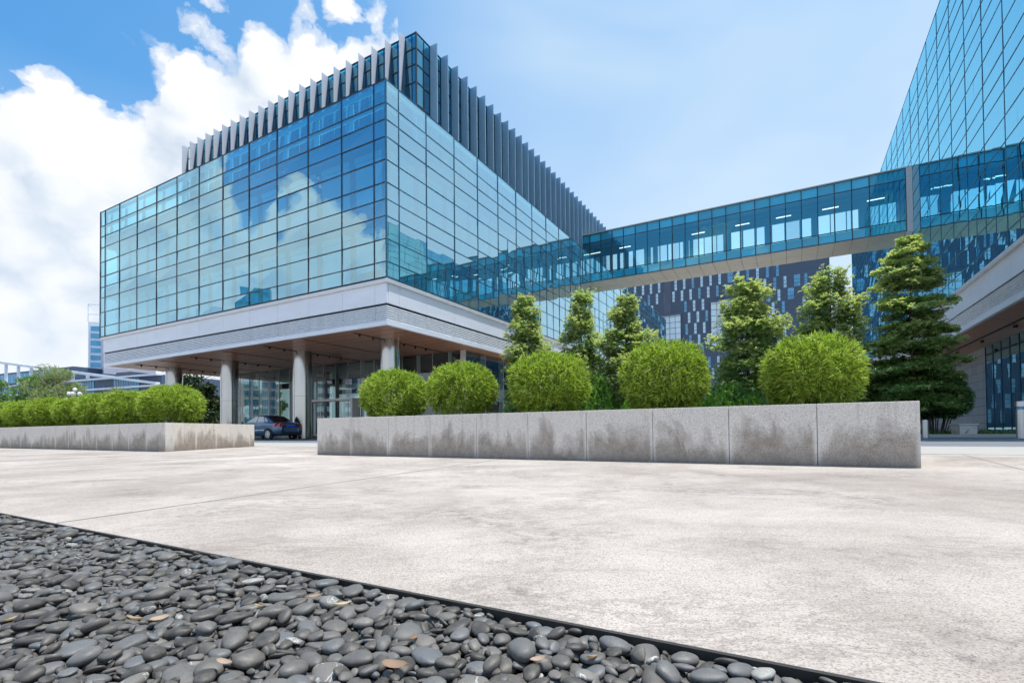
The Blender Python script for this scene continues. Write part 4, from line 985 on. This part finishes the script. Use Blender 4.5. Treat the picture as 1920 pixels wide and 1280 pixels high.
# pots in the entrance
for i,(px,lb) in enumerate(((576,'low square white pot just inside the entrance portal'),(589,'round pale pot with a leafy plant just inside the entrance portal'))):
    q=on(px,812,1,9.6)
    t=empty('plant_pot',LW(q[0],9.6,.02),0,label=lb,cat='plant pot')
    if i: MB().cyl(0,0,0,.55,.24,24,.28).build('pot',M['ceramic'],t); link('foliage',lw[1],t,(0,0,.5),scale=(.3,.3,.7))
    else: MB().box(-.2,.2,-.2,.2,0,.42).build('pot',M['ceramic'],t,bevel=.02)
# globe street lamp
p=atZ(140,812,46); t=empty('street_lamp',(p.x,p.y,0),0,label='white street lamp with a cluster of opal globes above the left bushes',cat='street lamp')
pole=MB().tube([(0,0,0),(0,0,3.6)],[.07,.05],12)
arms=[(0,0,4.55)]+[(math.cos(a)*.42,math.sin(a)*.42,4.15) for a in (0,1.26,2.51,3.77,5.03)]+[(math.cos(a)*.62,math.sin(a)*.62,3.6) for a in (.6,1.9,3.1,4.4,5.7)]
for a in arms: pole.tube([(0,0,3.2 if a[2]<4.4 else 3.5),(a[0]*.8,a[1]*.8,a[2]-.45),(a[0],a[1],a[2]-.15)],[.03,.025,.025],6)
pole.build('post',M['twig'],t)
for a in arms:
    g=MB(); nn=10
    for i in range(6):
        z0=-.2+.4*i/5
    bm=bmesh.new(); bmesh.ops.create_uvsphere(bm,u_segments=14,v_segments=9,radius=.17); me=bpy.data.meshes.new('globe'); bm.to_mesh(me); bm.free(); me.materials.append(M['lampwhite'])
    me.polygons.foreach_set('use_smooth',[True]*len(me.polygons)); link('globe',me,t,(a[0],a[1],a[2]))

# ================================================================== PEBBLE BED
def pebble_var(seed,sub):
    bm=bmesh.new(); bmesh.ops.create_icosphere(bm,subdivisions=sub,radius=1); V=np.array([v.co[:] for v in bm.verts]); F=np.array([[v.index for v in f.verts] for f in bm.faces]); bm.free()
    n=lump(V,seed,1.1); n2=lump(V,seed+50,2.2); V=V*(1+.13*n+.05*n2)[:,None]
    e=.82; V[:,2]=np.sign(V[:,2])*np.abs(V[:,2])**e
    V[:,0]*=1+.22*np.sin(V[:,1]*1.3+seed); return V/np.abs(V).max(0),F
PV=[(pebble_var(s,3),pebble_var(s,2)) for s in range(10)]
r=np.random.default_rng(77)
X0,X1,Y0,Y1=12.3,18.1,-18.32,-17.098; cell=.0045
nx,ny=int((X1-X0)/cell),int((Y1-Y0)/cell); HM=np.full((nx,ny),-.030); HM[:,-8:]=-.024
peb=[]
def drop(a,b,c,n_try):
    best=None; yaw=r.uniform(0,np.pi); ca,sa=np.cos(yaw),np.sin(yaw)
    ex=abs(a*ca)+abs(b*sa); ey=abs(a*sa)+abs(b*ca)
    for _ in range(n_try):
        x=r.uniform(X0+ex,X1-ex); y=min(r.uniform(Y0+ey,Y1+.3*ey),Y1-ey*.96)
        i0,i1=int((x-ex-X0)/cell),int((x+ex-X0)/cell)+1; j0,j1=int((y-ey-Y0)/cell),int((y+ey-Y0)/cell)+1
        i0=max(i0,0); j0=max(j0,0); sub=HM[i0:i1,j0:j1]
        gx=X0+(np.arange(i0,i0+sub.shape[0])+.5)*cell-x; gy=Y0+(np.arange(j0,j0+sub.shape[1])+.5)*cell-y
        GX,GY=np.meshgrid(gx,gy,indexing='ij'); u=(GX*ca+GY*sa)/a; v=(-GX*sa+GY*ca)/b; q=u*u+v*v; m=q<1
        if m.sum()<4: continue
        hh=sub[m]; lvl=np.percentile(hh,72)
        if best is None or lvl<best[0]: best=(lvl,x,y,i0,j0,sub.shape,GX,GY,m,q,hh)
    if best is None: return
    lvl,x,y,i0,j0,sh,GX,GY,m,q,hh=best
    A=np.stack([GX[m],GY[m],np.ones(m.sum())],1); s=np.linalg.lstsq(A,hh,rcond=None)[0]; sx,sy=np.clip(s[:2]*.95,-1.0,1.0)
    z=lvl+c*.62
    top=z+sx*GX+sy*GY+c*np.sqrt(np.clip(1-q,0,1)); sub=HM[i0:i0+sh[0],j0:j0+sh[1]]; sub[m]=np.maximum(sub[m],top[m])
    peb.append((x,y,z,a,b,c,yaw,sx,sy))
for i in range(28500):
    ln=np.clip(r.lognormal(np.log(.0132),.42),.0075,.036); b=ln*r.uniform(.58,.88); c=ln*r.uniform(.24,.48)
    drop(ln,b,c,3 if i<7000 else 6)
def pmat(p):
    x,y,z,a,b,c,yaw,sx,sy=p; ca,sa=math.cos(yaw),math.sin(yaw)
    n=Vector((-sx,-sy,1)).normalized(); t=Vector((ca,sa,0)); t=(t-n*t.dot(n)).normalized(); bb=n.cross(t)
    R=Matrix(((EX[0],EY[0],0),(EX[1],EY[1],0),(0,0,1)))
    A=Matrix((t*a,bb*b,n*c)).transposed(); return R@A, LW(x,y,z-.0)
# which pebbles show largest: on top of the heap, in the frame, nearest
def rank(p):
    P=LW(p[0],p[1],p[2]); d=P-Vector((0,0,EYE)); 
    if d.y<=.2: return 0
    vis=abs(d.x)<1.03*d.y and -d.z/d.y<.52
    i,j=int((p[0]-X0)/cell),int((p[1]-Y0)/cell); ex=p[2]+p[5]*.9>HM[min(i,nx-1),min(j,ny-1)]
    return (p[3]*p[5]/d.length**2)*(1 if vis else 0)*(1 if ex else .05)
order=sorted(range(len(peb)),key=lambda i:-rank(peb[i]))
near=order[:300]; nearset=set(near)
PM=[fast_mesh('pebble',v[0][0],v[0][1],M['pebble'],True) for v in PV]
used=set()
special={}
for k,i in enumerate(near):
    A,loc=pmat(peb[i]); o=bpy.data.objects.new('pebble',PM[k%10]); COL.objects.link(o)
    o.matrix_world=Matrix.Translation(loc)@A.to_4x4()
    tag(o,'smooth dark grey river pebble lying in the front of the pebble bed','pebble',group='river pebbles in the front of the bed')
VV=[];FF=[];off=0
for i in range(len(peb)):
    if i in nearset: continue
    A,loc=pmat(peb[i]); dist=(loc-Vector((0,0,EYE))).length
    V,F=PV[i%10][0 if (rank(peb[i])>0 and dist<1.9) else 1]; q=V@np.array(A).T+np.array(loc); VV.append(q); FF.append(F+off); off+=len(V)
link('pebbles',fast_mesh('pebbles',np.concatenate(VV),np.concatenate(FF),M['pebble'],True),kind='stuff',label='mass of smooth grey river pebbles filling the bed')
strip('pebble_bed_base',12.301,22,-20.4,-17.097,-.0985,-.033,M['soil'])
strip('pebble_bed_base',2,12.3,-20.4,-17.097,-.0985,-.03,M['pebble'])
o=lprism([(2,-17.0965),(22,-17.0965),(22,-17.0855),(2,-17.0855)],-.12,.0015).build('steel_edging',M['edging'],None); tag(o,'thin dark steel edging between the pebbles and the paving','edging')
# dry leaves
lv=random.Random(9); k=0
lpx=[(250,1165),(300,1170),(20,1170),(485,1160),(640,1140),(590,1130),(775,1205),(740,1255),(1310,1215),(960,1150),(1110,1245),(905,1130),(1010,1250),(420,1262)]
for px,py in lpx:
    rr=ray(px,py); t=(-.005-EYE)/rr.z; P=rr*t; lx=((P.x-C0[0])*EX[0]+(P.y-C0[1])*EX[1],(P.x-C0[0])*EY[0]+(P.y-C0[1])*EY[1])
    i,j=int((lx[0]-X0)/cell),int((lx[1]-Y0)/cell)
    if not(4<=i<nx-4 and 4<=j<ny-4): continue
    z=float(HM[i-3:i+4,j-3:j+4].max())-.002
    a=.018*lv.uniform(.7,1.3); w=a*lv.uniform(.35,.5); mb=MB(); n=6; vs=[]
    for q in range(n+1):
        u=-1+2*q/n; ww=w*math.sqrt(max(0,1-u*u))*(.9+.1*u)+.0004; cu=.25*a*u*u
        vs+=[(u*a,-ww,cu+.004+ww*.35),(u*a,0,cu+.002),(u*a,ww,cu+.004+ww*.35)]
    fs=[]
    for q in range(n): fs+=[(q*3,q*3+3,q*3+4,q*3+1),(q*3+1,q*3+4,q*3+5,q*3+2)]
    o=mb.add(vs,fs).build('dry_leaf',M['deadleaf'],None,smooth=True); o.location=(P.x,P.y,z); o.rotation_euler=(lv.uniform(-.25,.25),lv.uniform(-.25,.25),lv.uniform(0,6.3))
    tag(o,'curled brown dry leaf lying on the grey pebbles','leaf',group='dry leaves fallen on the pebbles')

# ================================================================== SKY, SUN, CAMERA
SUN_EL=math.radians(77); SUN_AZ=math.radians(86)     # azimuth clockwise from +Y
w=bpy.data.worlds.new('World'); S.world=w; w.use_nodes=True; nt=w.node_tree; nt.nodes.clear()
out=nt.nodes.new('ShaderNodeOutputWorld'); bg=nt.nodes.new('ShaderNodeBackground'); L(nt,bg.outputs[0],out.inputs[0])
STR=.12; bg.inputs[1].default_value=STR; w.cycles.sampling_method='MANUAL'; w.cycles.sample_map_resolution=512
sky=nt.nodes.new('ShaderNodeTexSky'); sky.sky_type='NISHITA'; sky.sun_disc=False; sky.sun_elevation=SUN_EL; sky.sun_rotation=SUN_AZ
sky.air_density=1.0; sky.dust_density=1.6; sky.ozone_density=2.0
D_=nt.nodes.new('ShaderNodeTexCoord').outputs['Generated']; dx,dy,dz=sep(nt,D_)
az=mth(nt,'MULTIPLY_ADD',mth(nt,'ARCTAN2',dx,dy),1/(2*PI),.5); el=mth(nt,'MULTIPLY',mth(nt,'ARCSINE',dz),180/PI)
# thin high haze, stronger to the right of the view and near the horizon
hz=ramp(nt,az,[(0,.45),(.17,.10),(.20,.02),(.37,.03),(.45,.14),(.51,.66),(.60,.84),(.72,.75),(.9,.5),(1,.45)])
lowh=ramp(nt,mth(nt,'DIVIDE',el,60),[(0,1.0),(.14,.8),(.30,.22),(.45,0.0),(1,0.0)])
veil=noise(nt,mapv(nt,D_,(1,1,2.2)),2.2,3,.55,.5)
hf=mth(nt,'MAXIMUM',mth(nt,'MULTIPLY',hz,mth(nt,'MULTIPLY_ADD',veil,1.1,.42)),mth(nt,'MULTIPLY',lowh,.85),clamp=True)
k=1/STR
def kc(c): return tuple(v*k for v in c)
base=mixc(nt,1.0,sky.outputs[0],(.38,1.22,1.62),'MULTIPLY')
base=mixc(nt,mth(nt,'MINIMUM',hf,.92),base,kc((.55,.70,.85)))
base=mixc(nt,ramp(nt,mth(nt,'DIVIDE',el,60),[(0,.95),(.18,.72),(.33,.32),(.5,.04),(.8,0)]),base,kc((.70,.79,.89)))
# cumulus: ragged tops that follow a height profile round the horizon (degrees / 60)
def A(d): return d/360+.5
prof=[(-180,10),(-150,16),(-125,18),(-110,18.5),(-107,19.5),(-104.5,21.5),(-102.5,21.5),(-100.6,21.5),(-98.5,23.0),(-96.4,22.0),(-94.6,17.5),(-92.8,20),(-91,27),(-88,35),(-80,36),(-60,20),(-47,24),(-43,27.5),(-38.5,29.5),(-34.5,33),(-30,35.5),(-25,37),(-20,40),(-15,41),(-12.4,39.5),(-10.0,22),(-6,0),(5,-25),(70,-25),(180,6)]
n=nt.nodes.new('ShaderNodeValToRGB'); cr=n.color_ramp
while len(cr.elements)<len(prof): cr.elements.new(.5)
for e,(a,v) in zip(cr.elements,prof): e.position=A(a); e.color=(v/60,)*3+(1,)
L(nt,az,n.inputs[0]); top=mth(nt,'MULTIPLY',n.outputs[0],60)
cv=mapv(nt,D_,(1,1,1.15))
def puff(vec,d):
    a=noise(nt,vec,4.6,d,.60,.1); v=nt.nodes.new('ShaderNodeTexVoronoi'); v.inputs['Scale'].default_value=15; L(nt,vec,v.inputs['Vector'])
    return mth(nt,'MULTIPLY_ADD',a,.85,mth(nt,'MULTIPLY_ADD',v.outputs['Distance'],-.30,.20))
wv=N(nt,'ShaderNodeVectorMath',operation='MULTIPLY_ADD'); L(nt,noise(nt,cv,17,3,.6,col=True),wv.inputs[0]); wv.inputs[1].default_value=(.05,.05,.05); L(nt,cv,wv.inputs[2]); cv=wv.outputs[0]
p0=puff(cv,7)
sd=(math.sin(SUN_AZ)*.035,math.cos(SUN_AZ)*.035-.004,.06)
p1=puff(mapv(nt,cv,(1,1,1),sd),3)
depth=mth(nt,'ADD',mth(nt,'SUBTRACT',top,el),mth(nt,'MULTIPLY_ADD',p0,24,-11.5))
dens=ramp(nt,mth(nt,'MULTIPLY_ADD',depth,.50,.35),[(0,0),(.45,.55),(1,1)],'EASE')
light=mth(nt,'MULTIPLY_ADD',mth(nt,'SUBTRACT',p0,p1),2.3,.60)
big=noise(nt,mapv(nt,D_,(1,1,1.6),(2.3,.4,.1)),3.2,3,.6)
light=mth(nt,'ADD',light,mth(nt,'MULTIPLY_ADD',big,.9,-.42))
edge=ramp(nt,mth(nt,'DIVIDE',depth,14),[(0,1.0),(.35,.55),(1,.30)]); light=mth(nt,'MULTIPLY_ADD',edge,.30,mth(nt,'SUBTRACT',light,.12),clamp=True)
cc=ramp(nt,light,[(0,kc((.50,.59,.72))),(.34,kc((.66,.73,.82))),(.64,kc((.82,.85,.885))),(1,kc((.93,.935,.945)))])
cc=mixc(nt,ramp(nt,mth(nt,'DIVIDE',el,30),[(0,.75),(.45,.25),(.9,0)]),cc,kc((.72,.79,.88)))
# small loose wisps above
wz=noise(nt,mapv(nt,D_,(1,1,1.3),(.7,1.9,.2)),7.0,5,.62,.2)
wm=mth(nt,'MULTIPLY',ramp(nt,wz,[(.60,0),(.74,.75)]),ramp(nt,mth(nt,'SUBTRACT',el,top),[(0,1),(1,.6)]))
wm=mth(nt,'MULTIPLY',wm,ramp(nt,az,[(.36,0),(.375,1),(.455,1),(.47,0)]))
c=mixc(nt,wm,base,kc((.98,1.0,1.03))); c=mixc(nt,dens,c,cc)
L(nt,c,bg.inputs[0])
sl=bpy.data.lights.new('sun','SUN'); sl.energy=4.6; sl.angle=math.radians(.55); sl.color=(1.0,.945,.865)
so=bpy.data.objects.new('sun',sl); COL.objects.link(so)
dv=Vector((math.sin(SUN_AZ)*math.cos(SUN_EL),math.cos(SUN_AZ)*math.cos(SUN_EL),math.sin(SUN_EL)))
so.rotation_euler=dv.to_track_quat('Z','Y').to_euler(); so.location=dv*120

cam=bpy.data.cameras.new('camera'); co=bpy.data.objects.new('camera',cam); COL.objects.link(co)
cam.sensor_width=36; cam.sensor_fit='HORIZONTAL'; cam.lens=_F/1920*36; cam.shift_y=(_PY-640)/1920; cam.clip_start=.05; cam.clip_end=6000
co.matrix_world=Matrix.Translation((0,0,EYE))@Matrix.Rotation(PI/2+_PI,4,'X')@Matrix.Rotation(_RO,4,'Z')
S.camera=co
S.view_settings.view_transform='Standard'; S.view_settings.look='None'; S.view_settings.exposure=0.22; S.view_settings.gamma=1; S.view_settings.use_curve_mapping=False
S.render.engine='CYCLES'
cy=S.cycles; cy.transparent_max_bounces=16; cy.max_bounces=6; cy.glossy_bounces=3; cy.transmission_bounces=3; cy.diffuse_bounces=3; cy.use_adaptive_sampling=True; cy.adaptive_threshold=.03
cy.caustics_reflective=False; cy.caustics_refractive=False; cy.sample_clamp_indirect=6; cy.use_denoising=True
